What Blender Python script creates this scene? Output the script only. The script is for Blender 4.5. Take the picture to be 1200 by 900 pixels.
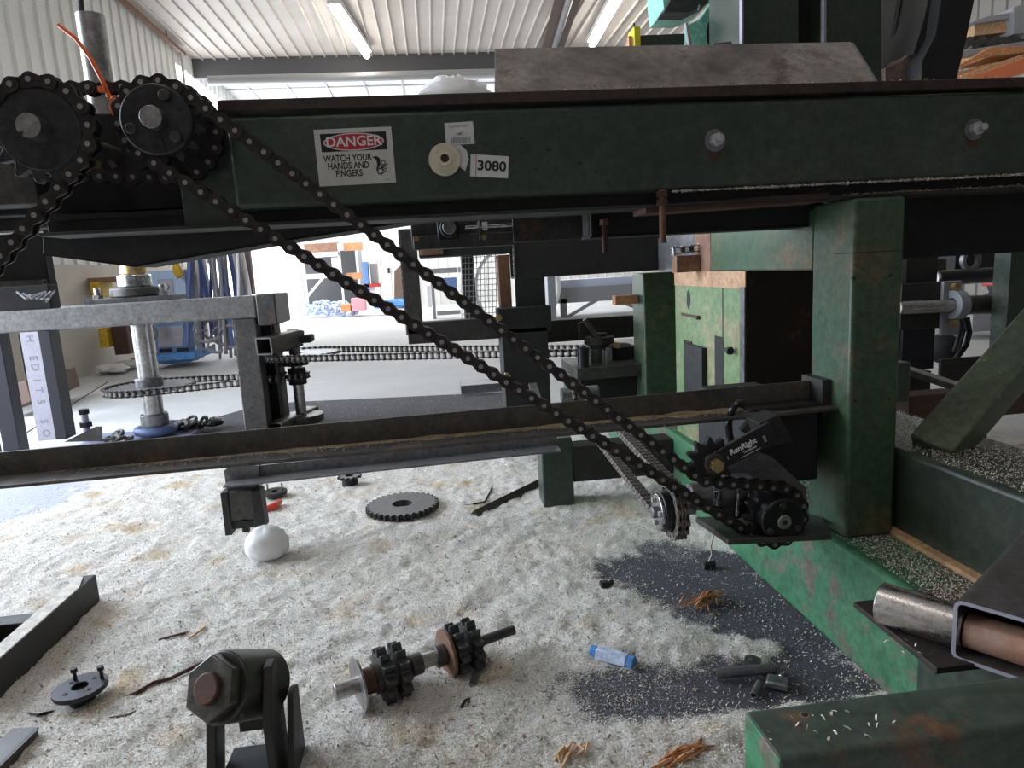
import bpy, math, random
from math import sin, cos, pi, radians, sqrt, atan2, asin
from mathutils import Vector as V, Matrix
random.seed(7)
for o in list(bpy.data.objects): bpy.data.objects.remove(o)
COL = bpy.context.scene.collection
scn = bpy.context.scene
# ------------------------------------------------------------ camera, light, exposure
F_PX, PITCH, ROLL, YAW = 800.0, radians(9.6), radians(3.2), radians(6.0)
EYE = V((0, 0, 1.0))
fwd = V((sin(YAW)*cos(PITCH), cos(YAW)*cos(PITCH), -sin(PITCH)))
r0 = V((cos(YAW), -sin(YAW), 0)); u0 = r0.cross(fwd)
RT = cos(ROLL)*r0 - sin(ROLL)*u0
UP = sin(ROLL)*r0 + cos(ROLL)*u0
cd = bpy.data.cameras.new('camera'); cd.sensor_width = 36; cd.lens = 36*F_PX/1200
cd.clip_start = .02; cd.clip_end = 200
cam = bpy.data.objects.new('camera', cd); COL.objects.link(cam)
cam.matrix_world = Matrix(((RT.x, UP.x, -fwd.x, EYE.x), (RT.y, UP.y, -fwd.y, EYE.y), (RT.z, UP.z, -fwd.z, EYE.z), (0, 0, 0, 1)))
scn.camera = cam
scn.view_settings.view_transform = 'Standard'; scn.view_settings.look = 'None'
scn.view_settings.gamma = 1; scn.view_settings.use_curve_mapping = False
scn.view_settings.exposure = 0.33

def at(px, py, X=None, Y=None, Z=None):
    """point of the world seen at a pixel of the photograph, on a plane X=, Y= or Z="""
    d = fwd + RT*(px-600)/F_PX - UP*(py-450)/F_PX
    if Y is not None: t = (Y-EYE.y)/d.y
    elif X is not None: t = (X-EYE.x)/d.x
    else: t = (Z-EYE.z)/d.z
    return EYE + d*t

w = bpy.data.worlds.new('sky'); scn.world = w; w.use_nodes = True
bg = w.node_tree.nodes['Background']; bg.inputs[0].default_value = (.93, .96, 1, 1); bg.inputs[1].default_value = 2.6

def area(name, loc, direction, sx, sy, power, col):
    l = bpy.data.lights.new(name, 'AREA'); l.shape = 'RECTANGLE'; l.size = sx; l.size_y = sy; l.energy = power; l.color = col
    o = bpy.data.objects.new(name, l); COL.objects.link(o); o.location = loc
    o.rotation_euler = V(direction).to_track_quat('-Z', 'Y').to_euler(); return o
# daylight coming in at the big open doors of the left wall (one near, one far) and the roof light
area('daylight_near_door', (-4.2, 3.8, 2.0), (1, -.3, -.32), 4.2, 3.2, 285, (.72, .83, 1))
area('daylight_far_door', (-4.2, 17.6, 2.5), (1, -.35, -.1), 7, 4.4, 320, (.9, .95, 1))
area('daylight_roof_light', (1, 18, 5.0), (0, -.1, -1), 9, 6, 380, (.95, .97, 1))

# ------------------------------------------------------------ materials
MATS = {}
def mat(name, c, rough=.5, metal=0., c2=None, scale=6., amt=.5, rust=0., rustc=(.22, .09, .035), rscale=3., bump=.0, bscale=60., detail=8, grime=.45, spec=.5):
    m = bpy.data.materials.new(name); m.use_nodes = True; nt = m.node_tree; N = nt.nodes; L = nt.links
    b = N['Principled BSDF']; b.inputs['Roughness'].default_value = rough; b.inputs['Metallic'].default_value = metal
    b.inputs['Specular IOR Level'].default_value = spec
    tc = N.new('ShaderNodeTexCoord'); src = tc.outputs['Object']
    out = None
    if c2 is not None or rust > 0:
        n1 = N.new('ShaderNodeTexNoise'); n1.inputs['Scale'].default_value = scale; n1.inputs['Detail'].default_value = detail; n1.inputs['Roughness'].default_value = .65
        L.new(src, n1.inputs['Vector'])
        r = N.new('ShaderNodeValToRGB'); r.color_ramp.elements[0].position = .5-.2*amt-.05; r.color_ramp.elements[1].position = .5+.2*amt+.02
        r.color_ramp.elements[0].color = (*c, 1); r.color_ramp.elements[1].color = (*(c2 or c), 1)
        L.new(n1.outputs['Fac'], r.inputs['Fac']); out = r.outputs['Color']
        if rust > 0:
            n2 = N.new('ShaderNodeTexNoise'); n2.inputs['Scale'].default_value = rscale; n2.inputs['Detail'].default_value = 12; n2.inputs['Roughness'].default_value = .75
            L.new(src, n2.inputs['Vector'])
            r2 = N.new('ShaderNodeValToRGB'); p = .72-.4*rust
            r2.color_ramp.elements[0].position = p-.03; r2.color_ramp.elements[1].position = p+.05
            L.new(n2.outputs['Fac'], r2.inputs['Fac'])
            mx = N.new('ShaderNodeMix'); mx.data_type = 'RGBA'; L.new(r2.outputs['Color'], mx.inputs[0])
            L.new(out, mx.inputs[6]); mx.inputs[7].default_value = (*rustc, 1); out = mx.outputs[2]
            if metal > 0:
                mm = N.new('ShaderNodeMath'); mm.operation = 'MULTIPLY_ADD'; L.new(r2.outputs['Color'], mm.inputs[0]); mm.inputs[1].default_value = -metal*.8; mm.inputs[2].default_value = metal
                L.new(mm.outputs[0], b.inputs['Metallic'])
        if grime > 0:
            n3 = N.new('ShaderNodeTexNoise'); n3.inputs['Scale'].default_value = 38; n3.inputs['Detail'].default_value = 9; n3.inputs['Roughness'].default_value = .8
            L.new(src, n3.inputs['Vector'])
            r3 = N.new('ShaderNodeMapRange'); r3.inputs[1].default_value = .34; r3.inputs[2].default_value = .66; r3.inputs[3].default_value = 1-grime; r3.inputs[4].default_value = 1+grime*.8; L.new(n3.outputs['Fac'], r3.inputs[0])
            m3 = N.new('ShaderNodeMix'); m3.data_type = 'RGBA'; m3.blend_type = 'MULTIPLY'; m3.inputs[0].default_value = 1; L.new(out, m3.inputs[6]); L.new(r3.outputs[0], m3.inputs[7]); out = m3.outputs[2]
            r4 = N.new('ShaderNodeMapRange'); r4.inputs[1].default_value = .3; r4.inputs[2].default_value = .7; r4.inputs[3].default_value = rough*.8; r4.inputs[4].default_value = min(1, rough*1.3); L.new(n3.outputs['Fac'], r4.inputs[0]); L.new(r4.outputs[0], b.inputs['Roughness'])
        L.new(out, b.inputs['Base Color'])
    else: b.inputs['Base Color'].default_value = (*c, 1)
    if bump > 0:
        nb = N.new('ShaderNodeTexNoise'); nb.inputs['Scale'].default_value = bscale; nb.inputs['Detail'].default_value = 6
        L.new(src, nb.inputs['Vector']); bp = N.new('ShaderNodeBump'); bp.inputs['Strength'].default_value = bump; bp.inputs['Distance'].default_value = .004
        L.new(nb.outputs['Fac'], bp.inputs['Height']); L.new(bp.outputs['Normal'], b.inputs['Normal'])
    MATS[name] = m; return m
def emis(name, c, s):
    m = bpy.data.materials.new(name); m.use_nodes = True; b = m.node_tree.nodes['Principled BSDF']
    b.inputs['Base Color'].default_value = (*c, 1); b.inputs['Emission Color'].default_value = (*c, 1); b.inputs['Emission Strength'].default_value = s
    MATS[name] = m; return m
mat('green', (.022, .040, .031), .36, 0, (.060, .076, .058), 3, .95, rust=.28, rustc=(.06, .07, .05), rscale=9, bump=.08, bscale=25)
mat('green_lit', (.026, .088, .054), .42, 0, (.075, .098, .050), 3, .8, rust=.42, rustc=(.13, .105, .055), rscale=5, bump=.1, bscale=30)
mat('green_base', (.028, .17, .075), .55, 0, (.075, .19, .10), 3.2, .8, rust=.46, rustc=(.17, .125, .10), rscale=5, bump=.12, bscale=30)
mat('green_rusty', (.17, .24, .11), .6, 0, (.13, .22, .11), 5, .8, rust=.44, rustc=(.27, .23, .14), rscale=4, bump=.1)
mat('teal', (.22, .60, .47), .4, 0, (.27, .66, .53), 8, .8, rust=.2, rustc=(.1, .2, .17), rscale=14)
mat('dark', (.020, .020, .019), .58, .15, (.045, .043, .04), 14, .8, bump=.1)
mat('black', (.009, .009, .010), .7, 0, (.022, .022, .022), 20, .8)
mat('black_gloss', (.010, .010, .011), .28, 0)
mat('steel', (.30, .30, .31), .36, .85, (.19, .19, .2), 8, .8, rust=.18, rustc=(.14, .09, .06), rscale=12, bump=.08)
mat('mill', (.115, .11, .105), .45, .6, (.06, .058, .056), 7, .9, rust=.3, rustc=(.12, .075, .05), rscale=7, bump=.12, bscale=40)
mat('mill_light', (.24, .24, .25), .4, .6, (.15, .15, .155), 9, .8, rust=.2, rustc=(.16, .1, .07), rscale=10, bump=.08)
mat('brown_bar', (.055, .038, .032), .55, .4, (.08, .055, .045), 12, .8, bump=.1)
mat('plate', (.075, .066, .06), .5, .4, (.40, .36, .33), 2.6, .6, rust=.3, rustc=(.10, .065, .045), rscale=6, bump=.1)
mat('bright_steel', (.55, .55, .56), .25, 1., (.4, .4, .41), 12, .7)
mat('shaft_steel', (.48, .47, .46), .34, .9, (.33, .32, .31), 14, .8)
mat('zinc', (.66, .66, .68), .32, .75)
mat('brass', (.62, .45, .2), .35, .8, (.4, .28, .14), 40, .7)
mat('rust', (.15, .065, .038), .6, .2, (.27, .16, .11), 12, .9, bump=.2)
mat('rust_dark', (.12, .05, .03), .65, .2, (.07, .04, .03), 20, .9, bump=.2)
mat('copper_rust', (.50, .17, .065), .42, .35, (.40, .26, .20), 6, .6, grime=.25, bump=.1)
mat('chain_plate', (.03, .026, .025), .38, .6, (.055, .048, .045), 60, .8)
mat('chain_roller', (.06, .055, .052), .35, .8)
mat('pin', (.38, .36, .33), .35, .9)
mat('chain_dusty', (.30, .27, .24), .5, .5, (.12, .105, .1), 80, .9)
mat('sprocket', (.030, .030, .032), .4, .5, (.05, .05, .052), 18, .8)
mat('sprocket_grey', (.10, .10, .105), .45, .6, (.06, .06, .06), 18, .8, rust=.2, rustc=(.13, .07, .04), rscale=18)
mat('washer_cream', (.78, .74, .58), .5, .1, (.65, .6, .45), 60, .7, grime=.12)
mat('white_label', (.75, .75, .74), .55, 0, (.68, .69, .68), 30, .8, grime=.12)
mat('sign_white', (.66, .66, .62), .5, 0, (.6, .6, .56), 12, .8, grime=.08)
mat('ink', (.012, .012, .013), .5)
mat('red_ink', (.55, .03, .04), .5)
mat('white_ink', (.8, .8, .8), .5)
mat('white_paint', (.8, .8, .82), .5)
mat('orange_strap', (1.0, .2, .06), .5)
mat('wall_metal', (.80, .80, .76), .55, 0, (.70, .70, .67), .7, .9, grime=.08)
mat('header_shade', (.10, .10, .105), .6)
mat('foot_blue', (.10,.14,.26), .5, .2)
mat('rail', (.15,.14,.125), .5, .35, (.085,.078,.07), 9, .8, rust=.32, rustc=(.16,.11,.075), rscale=8, bump=.1)
mat('brace_green', (.085,.11,.07), .5, 0, (.12,.14,.09), 6, .8, rust=.2, rustc=(.35,.28,.15), rscale=20)
mat('wall_dull', (.36, .35, .33), .7, 0, (.28, .27, .25), .8, .9, grime=.08)
mat('ledge_dust', (.62, .50, .32), .9, 0, (.36, .27, .17), 90, .9, bump=.6, bscale=200)
mat('cast_grey', (.26, .26, .265), .4, .5, (.16, .16, .165), 14, .8, bump=.2)
mat('rack_back', (.055, .055, .06), .7)
mat('dark_wall', (.2,.18,.17), .8)
mat('wall_far', (.72, .71, .68), .6, 0, (.62, .61, .58), 1.2, .9, grime=.08)
mat('wainscot', (.62, .58, .50), .8, 0, (.50, .46, .39), 2, .9, grime=.08)
mat('ceil_metal', (.62, .57, .52), .5, 0, (.52, .47, .42), .8, .8, grime=.08)
mat('insulation', (.86, .87, .88), .5, 0)
mat('header_grey', (.42, .43, .44), .4, .4)
mat('ridge_brown', (.09, .055, .045), .6)
mat('concrete', (.56, .56, .55), .7, 0, (.45, .45, .45), 1.6, .9, bump=.15, bscale=40, grime=.12)
mat('wet_plate', (.045, .045, .050), .85, 0, (.075, .075, .085), 6, .8)
mat('plastic_film', (.95, .95, .97), .35)
MATS['plastic_film'].node_tree.nodes['Principled BSDF'].inputs['Subsurface Weight'].default_value = 1.0
MATS['plastic_film'].node_tree.nodes['Principled BSDF'].inputs['Subsurface Scale'].default_value = .08
MATS['plastic_film'].node_tree.nodes['Principled BSDF'].inputs['Subsurface Radius'].default_value = (1, 1, 1)
mat('welder_blue', (.17, .30, .62), .4, 0, (.14, .25, .5), 6, .6, grime=.08)
mat('welder_panel', (.42, .55, .80), .35)
mat('blue_box', (.05, .16, .45), .5)
mat('blue_tarp', (.06, .22, .55), .5, 0, (.10, .3, .65), 10, .8)
mat('yellow', (.75, .48, .04), .5, 0, (.6, .36, .03), 10, .7)
mat('bright_yellow', (.85, .75, .03), .4)
mat('wood', (.52, .24, .10), .7, 0, (.62, .33, .16), 8, .8)
mat('wood_pale', (.7, .45, .24), .7, 0, (.6, .36, .2), 8, .8)
mat('orange_shelf', (.85, .24, .10), .5)
mat('red', (.5, .05, .04), .45)
mat('red_plastic', (.65, .07, .04), .3)
mat('pink', (.75, .32, .36), .6)
mat('rack_grey', (.30, .31, .33), .5)
mat('hose_white', (.75, .75, .76), .4)
mat('hose_grey', (.22, .22, .24), .5)
mat('hose_blue', (.09, .13, .32), .5)
mat('purple_steel', (.028, .028, .036), .45, .4)
mat('bench', (.20, .195, .19), .45, .4, (.13, .125, .12), 9, .8, rust=.25, rustc=(.13, .09, .065), rscale=8, bump=.08)
mat('wood_shred', (.50, .20, .08), .75, 0, (.62, .34, .18), 50, .8)
mat('twine', (.6, .52, .42), .8)
mat('post_light', (.42, .41, .47), .45, .3, (.36, .35, .41), 10, .8, grime=.12)
mat('opening', (.9, .9, .9), .5)
mat('rust_black',(.02,.015,.013),.7,0,(.035,.02,.015),9,.8,rust=.3,rustc=(.10,.045,.025),rscale=9)
mat('rust_pale',(.42,.24,.13),.8,0,(.5,.33,.22),20,.9,bump=.2)
mat('rust_streak',(.13,.075,.05),.55,.3,(.26,.12,.06),7,.9)
mat('sawdust_m',(.75,.73,.68),.9,0,(.5,.46,.4),150,.9,bump=.3,bscale=200)
mat('grease',(.03,.032,.026),.38,.4,(.06,.062,.05),14,.8,rust=.15,rustc=(.4,.38,.26),rscale=22)
mat('greasy_nut',(.12,.115,.10),.35,.6,(.05,.045,.04),20,.8,rust=.3,rustc=(.14,.07,.03),rscale=16)
mat('plastic_ball',(.86,.86,.86),.45)
mat('packet_white',(.62,.72,.88),.4,0,(.5,.6,.8),60,.8)
mat('green_worn',(.035,.075,.05),.42,0,(.075,.085,.075),9,.9,rust=.38,rustc=(.16,.085,.05),rscale=6,bump=.08)
mat('plate_dark',(.035,.028,.026),.5,.4,(.06,.045,.04),14,.8)
mat('polished', (.66, .63, .61), .26, 1., (.42, .39, .37), 6, .8, grime=.2)
mat('channel_steel',(.12,.11,.105),.42,.7,(.20,.185,.18),7,.9)
mat('blue_steel',(.30,.34,.50),.4,.3)
mat('brown_board',(.14,.09,.07),.7)
mat('light_blue',(.62,.68,.85),.4)
mat('mesh_grey',(.45,.45,.45),.5)
mat('tank_white',(.7,.7,.7),.5)
mat('heap_blue',(.48,.56,.75),.5)
mat('floor_tube',(.04,.03,.022),.6,0,(.09,.05,.03),6,.8)
mat('rusty_block',(.12,.085,.07),.6,.2,(.25,.17,.14),10,.9)
mat('wood_dark',(.25,.14,.07),.7)
mat('pink_post',(.22,.16,.16),.6)
mat('pale_teal',(.32,.45,.42),.4)
emis('tube_light', (1, .95, .88), 12.)

# ------------------------------------------------------------ mesh helpers
class MB:
    def __init__(s): s.v = []; s.f = []; s.m = []; s.mats = []; s.cur = 0
    def mat(s, name):
        if name not in s.mats: s.mats.append(name)
        s.cur = s.mats.index(name); return s
    def add(s, vs, fs):
        k = len(s.v); s.v += [V(p) for p in vs]
        for f in fs: s.f.append([i+k for i in f]); s.m.append(s.cur)
        return s
    def box(s, x0, x1, y0, y1, z0, z1):
        return s.add([(x0,y0,z0),(x1,y0,z0),(x1,y1,z0),(x0,y1,z0),(x0,y0,z1),(x1,y0,z1),(x1,y1,z1),(x0,y1,z1)],
                     [(3,2,1,0),(4,5,6,7),(0,1,5,4),(1,2,6,5),(2,3,7,6),(3,0,4,7)])
    def bar(s, p0, p1, w, h, up=(0,0,1), z='c'):
        """box along p0-p1, w across, h along up; z='c' centred, 't' the line is the top"""
        p0 = V(p0); p1 = V(p1); t = (p1-p0).normalized(); up = V(up); sd = t.cross(up).normalized(); up = sd.cross(t).normalized()
        lo, hi = {'c': (-h/2, h/2), 't': (-h, 0), 'b': (0, h)}[z]
        vs = [p + sd*a*w/2 + up*b for p in (p0, p1) for a, b in ((-1, lo), (1, lo), (1, hi), (-1, hi))]
        return s.add(vs, [(0,1,2,3),(7,6,5,4),(0,4,5,1),(1,5,6,2),(2,6,7,3),(3,7,4,0)])
    def hollow(s, p0, p1, w, h, t, up=(0,0,1), rad=0):
        """rectangular tube along p0-p1 with wall t and (optional) rounded corners, open ends"""
        p0 = V(p0); p1 = V(p1); d = (p1-p0).normalized(); up = V(up); sd = d.cross(up).normalized(); up = sd.cross(d).normalized()
        def ring(w, h, r):
            if r <= 0: return [(-w/2,-h/2),(w/2,-h/2),(w/2,h/2),(-w/2,h/2)]
            o = []
            for cx, cy, a0 in ((w/2-r,-h/2+r,-90),(w/2-r,h/2-r,0),(-w/2+r,h/2-r,90),(-w/2+r,-h/2+r,180)):
                for k in range(5): a = radians(a0+k*22.5); o.append((cx+r*cos(a), cy+r*sin(a)))
            return o
        A = ring(w, h, rad); B = ring(w-2*t, h-2*t, max(rad-t, .0005) if rad > 0 else 0); n = len(A)
        vs = []
        for p in (p0, p1):
            for R in (A, B): vs += [p+sd*a+up*b for a, b in R]
        fs = []
        for i in range(n):
            j = (i+1) % n
            fs += [(i, j, 2*n+j, 2*n+i), (n+j, n+i, 3*n+i, 3*n+j), (j, i, n+i, n+j), (2*n+i, 2*n+j, 3*n+j, 3*n+i)]
        return s.add(vs, fs)
    def cyl(s, p0, p1, r, r1=None, n=24, cap=True, ph=0):
        p0 = V(p0); p1 = V(p1); d = (p1-p0).normalized(); a = d.orthogonal().normalized() if abs(d.z) < .99 else V((1,0,0))
        if abs(d.z) < .99: a = V((0,0,1)).cross(d).normalized()
        b = d.cross(a); r1 = r if r1 is None else r1
        vs = [p + (a*cos(2*pi*i/n+ph) + b*sin(2*pi*i/n+ph))*q for p, q in ((p0, r), (p1, r1)) for i in range(n)]
        fs = [(i, (i+1) % n, n+(i+1) % n, n+i) for i in range(n)]
        if cap: fs += [tuple(range(n))[::-1], tuple(range(n, 2*n))]
        return s.add(vs, fs)
    def ring(s, p0, p1, ro, ri, n=28):
        p0 = V(p0); p1 = V(p1); d = (p1-p0).normalized(); a = V((1,0,0)) if abs(d.z) > .99 else V((0,0,1)).cross(d).normalized(); b = d.cross(a)
        vs = [p + (a*cos(2*pi*i/n) + b*sin(2*pi*i/n))*q for p in (p0, p1) for q in (ro, ri) for i in range(n)]
        fs = []
        for i in range(n):
            j = (i+1) % n
            fs += [(i, j, 2*n+j, 2*n+i), (n+j, n+i, 3*n+i, 3*n+j), (j, i, n+i, n+j), (2*n+i, 2*n+j, 3*n+j, 3*n+i)]
        return s.add(vs, fs)
    def prism(s, pts, d):
        """polygon (list of 3D points) pushed along d"""
        pts = [V(p) for p in pts]; d = V(d); n = len(pts)
        return s.add(pts + [p+d for p in pts], [tuple(range(n))[::-1], tuple(range(n, 2*n))] + [(i, (i+1) % n, n+(i+1) % n, n+i) for i in range(n)])
    def path(s, pts, r, n=8):
        pts = [V(p) for p in pts]; k = len(s.v); ref = V((.13, .31, .94)).normalized()
        rings = []
        for i, p in enumerate(pts):
            t = (pts[min(i+1, len(pts)-1)]-pts[max(i-1, 0)]).normalized()
            a = t.cross(ref).normalized(); b = t.cross(a); rr = r[i] if isinstance(r, (list, tuple)) else r
            rings += [p+(a*cos(2*pi*j/n)+b*sin(2*pi*j/n))*rr for j in range(n)]
        fs = [(i*n+j, i*n+(j+1) % n, (i+1)*n+(j+1) % n, (i+1)*n+j) for i in range(len(pts)-1) for j in range(n)]
        fs += [tuple(range(n))[::-1], tuple(range((len(pts)-1)*n, len(pts)*n))]
        return s.add(rings, fs)
    def sphere(s, c, r, nu=16, nv=10, sc=(1,1,1), jit=0, top=False):
        c = V(c); vs = []; rnd = random.Random(3)
        for i in range(nv+1):
            th = pi*i/nv
            for j in range(nu):
                a = 2*pi*j/nu; q = r*(1+jit*(rnd.random()-.5)) if 0 < i < nv else r
                vs.append(c+V((q*sin(th)*cos(a)*sc[0], q*sin(th)*sin(a)*sc[1], q*cos(th)*sc[2])))
        return s.add(vs, [(i*nu+j, (i+1)*nu+j, (i+1)*nu+(j+1) % nu, i*nu+(j+1) % nu) for i in range(nv) for j in range(nu)])
    def hexn(s, p0, p1, r, ph=0): return s.cyl(p0, p1, r, n=6, ph=ph)
    def build(s, name, m=None, parent=None, label=None, cat=None, group=None, kind=None, bevel=0, smooth=35, seg=2, origin=None):
        me = bpy.data.meshes.new(name)
        if parent is not None: off = parent['_w']; off = V(off)
        elif origin is not None: off = V(origin)
        else:
            xs = [p.x for p in s.v]; ys = [p.y for p in s.v]; zs = [p.z for p in s.v]
            off = V(((min(xs)+max(xs))/2, (min(ys)+max(ys))/2, min(zs)))
        me.from_pydata([p-off for p in s.v], [], s.f)
        names = s.mats if s.mats else [m]
        for q in names: me.materials.append(MATS[q])
        if s.mats:
            for p, i in zip(me.polygons, s.m): p.material_index = i
        me.validate(); me.update()
        import bmesh
        bm = bmesh.new(); bm.from_mesh(me); bmesh.ops.recalc_face_normals(bm, faces=bm.faces); bm.to_mesh(me); bm.free()
        if smooth:
            me.polygons.foreach_set('use_smooth', [True]*len(me.polygons)); me.set_sharp_from_angle(angle=radians(smooth))
        o = bpy.data.objects.new(name, me); COL.objects.link(o)
        if parent is not None: o.parent = parent; o['_w'] = parent['_w']; o.location = (0,0,0)
        else: o.location = off; o['_w'] = tuple(off)
        if bevel:
            b = o.modifiers.new('bevel', 'BEVEL'); b.width = bevel; b.segments = seg; b.limit_method = 'ANGLE'; b.angle_limit = radians(50); b.harden_normals = False
        tag(o, label, cat, group, kind); return o
def tag(o, label=None, cat=None, group=None, kind=None):
    if label: o['label'] = label
    if cat: o['category'] = cat
    if group: o['group'] = group
    if kind: o['kind'] = kind
    return o
def thing(name, loc, label, cat, group=None):
    o = bpy.data.objects.new(name, None); COL.objects.link(o); o.empty_display_size = .05; o.location = loc; o['_w'] = tuple(loc)
    return tag(o, label, cat, group)
def dup_tree(root, loc, rz=0, label=None):
    r = root.copy(); COL.objects.link(r); r.location = loc; r.rotation_euler = (0, 0, rz)
    if label: r['label'] = label
    for ch in list(root.children):
        c = ch.copy(); COL.objects.link(c); c.parent = r
        for g in list(ch.children):
            d = g.copy(); COL.objects.link(d); d.parent = c
    return r
def bolt(parent, p, d, r, l=.012, m='zinc', name='bolt', washer=0, stud=0):
    """hex head at p pointing along d"""
    p = V(p); d = V(d).normalized(); b = MB().mat(m)
    q = p
    if washer: b.ring(q, q+d*.004, washer, r*.5); q = q+d*.004
    b.hexn(q, q+d*l, r)
    if stud: b.cyl(q+d*l, q+d*(l+stud), r*.5, n=12)
    return b.build(name, None, parent)
def text_mesh(body, size, bold=0, sx=1, align='CENTER'):
    c = bpy.data.curves.new('t', 'FONT'); c.body = body; c.size = size; c.align_x = align; c.align_y = 'CENTER'; c.offset = bold*size; c.resolution_u = 3
    o = bpy.data.objects.new('t', c); COL.objects.link(o)
    dg = bpy.context.evaluated_depsgraph_get(); me = bpy.data.meshes.new_from_object(o.evaluated_get(dg))
    vs = [(v.co.x*sx, v.co.y) for v in me.vertices]; fs = [tuple(p.vertices) for p in me.polygons]
    bpy.data.objects.remove(o); bpy.data.meshes.remove(me); return vs, fs
def add_text(b, body, size, org, u, v, off=(0,0,0), bold=0, sx=1, align='CENTER'):
    vs, fs = text_mesh(body, size, bold, sx, align); org = V(org)+V(off); u = V(u); v = V(v)
    b.add([org+u*a+v*c for a, c in vs], fs)

# ------------------------------------------------------------ chains and sprockets
P = .0325                                            # pitch of the heavy drive chains
def plate_outline(p, h, n=8):
    """figure-eight side plate between (0,0) and (p,0)"""
    pts = []; w = h*.30
    for k in range(n+1): a = radians(-55-250*k/n); pts.append((cos(a)*h/2, sin(a)*h/2))        # around the left eye, clockwise
    pts = [(x, y) for x, y in pts]
    left = [(cos(radians(60+240*k/n))*h/2, sin(radians(60+240*k/n))*h/2) for k in range(n+1)]
    right = [(p+cos(radians(-120+240*k/n))*h/2, sin(radians(-120+240*k/n))*h/2) for k in range(n+1)]
    return left + [(p/2, -w)] + right + [(p/2, w)]
def link_meshes(p, width, mp='chain_plate', mr='chain_roller', mpin='pin', rows=1):
    h = p*.86; t = p*.11; out = {}
    for kind in ('outer', 'inner'):
        b = MB(); o = plate_outline(p, h if kind == 'inner' else h*.97)
        for r in range(rows):
            zc = (r-(rows-1)/2)*width*1.25
            z = width/2*(.80 if kind == 'inner' else 1.0)
            for sg in (-1, 1):
                b.mat(mp); b.prism([(x, y, zc+sg*z - (t if sg > 0 else 0)) for x, y in o], (0, 0, t))
            if kind == 'inner':
                b.mat(mr)
                for x in (0, p): b.cyl((x, 0, zc-z+t*.5), (x, 0, zc+z-t*.5), p*.30, n=12, cap=False)
        if kind == 'outer' and mpin != 'sub':
            W = width/2+(rows-1)/2*width*1.25
            b.mat(mpin)
            for x in (0, p): b.cyl((x, 0, -W-p*.09), (x, 0, W+p*.09), p*.155, n=10)
        k = MB(); k.v, k.f, k.m, k.mats = b.v, b.f, b.m, b.mats
        ob = k.build(kind+'_link', None, None, origin=(0,0,0)); me = ob.data; bpy.data.objects.remove(ob); out[kind] = me
    return out
def pin_mesh(p, width):
    b = MB(); b.cyl((0, 0, -width/2-p*.10), (0, 0, width/2+p*.10), p*.155, n=10)
    ob = b.build('pin', 'pin', None, origin=(0, 0, 0)); me = ob.data; bpy.data.objects.remove(ob); return me
def tangent(c1, r1, s1, c2, r2, s2):
    dx, dy = c2[0]-c1[0], c2[1]-c1[1]; D = sqrt(dx*dx+dy*dy); ph = atan2(dy, dx)
    th = ph - asin(max(-1, min(1, (s2*r2-s1*r1)/D))); L = (-sin(th), cos(th))
    return (c1[0]-s1*r1*L[0], c1[1]-s1*r1*L[1]), (c2[0]-s2*r2*L[0], c2[1]-s2*r2*L[1])
def loop_path(cs):
    """closed belt around circles (cx, cy, r, s): s=+1 centre on the left of travel"""
    n = len(cs); tg = [tangent(cs[i][:2], cs[i][2], cs[i][3], cs[(i+1) % n][:2], cs[(i+1) % n][2], cs[(i+1) % n][3]) for i in range(n)]
    pts = []
    for i in range(n):
        cx, cy, r, s = cs[i]; a = tg[i-1][1]; b = tg[i][0]
        a0 = atan2(a[1]-cy, a[0]-cx); a1 = atan2(b[1]-cy, b[0]-cx)
        if s > 0:
            while a1 < a0: a1 += 2*pi
        else:
            while a1 > a0: a1 -= 2*pi
        k = max(2, int(abs(a1-a0)*r/.004))
        pts += [(cx+r*cos(a0+(a1-a0)*j/k), cy+r*sin(a0+(a1-a0)*j/k)) for j in range(k+1)]
    return pts + [pts[0]]
def resample(pts, step, closed):
    L = [0]
    for a, b in zip(pts, pts[1:]): L.append(L[-1]+sqrt((a[0]-b[0])**2+(a[1]-b[1])**2))
    n = round(L[-1]/step)
    if closed and n % 2: n += 1
    out = []; j = 0
    for k in range(n+1):
        s = L[-1]*k/n
        while j < len(L)-2 and L[j+1] < s: j += 1
        f = (s-L[j])/max(1e-9, L[j+1]-L[j]); out.append((pts[j][0]+(pts[j+1][0]-pts[j][0])*f, pts[j][1]+(pts[j+1][1]-pts[j][1])*f))
    return out
def chain(name, pts, O, u, v, meshes, p, label, cat='chain', closed=True, group='roller chains', keep=None, pins=None):
    u = V(u).normalized(); v = V(v).normalized(); n = u.cross(v); O = V(O)
    q = resample(pts, p, closed)
    W = [O+u*a+v*b for a, b in q]
    root = thing(name, W[0], label, cat, group); k = 0
    for i in range(len(W)-1):
        if keep and not keep(W[i]): continue
        a, b = W[i], W[i+1]; t = (b-a); s = t.length/p; t.normalize(); y = n.cross(t)
        kind = 'outer' if i % 2 == 0 else 'inner'
        o = bpy.data.objects.new(kind+'_link', meshes[kind]); COL.objects.link(o); o.parent = root
        M = Matrix(((t.x*s, y.x, n.x, a.x-W[0].x), (t.y*s, y.y, n.y, a.y-W[0].y), (t.z*s, y.z, n.z, a.z-W[0].z), (0,0,0,1)))
        o.matrix_local = M
        if pins and kind == 'outer':
            for x in (0, p):
                c = bpy.data.objects.new('pin', pins); COL.objects.link(c); c.parent = o; c.location = (x, 0, 0)
    return root
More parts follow.
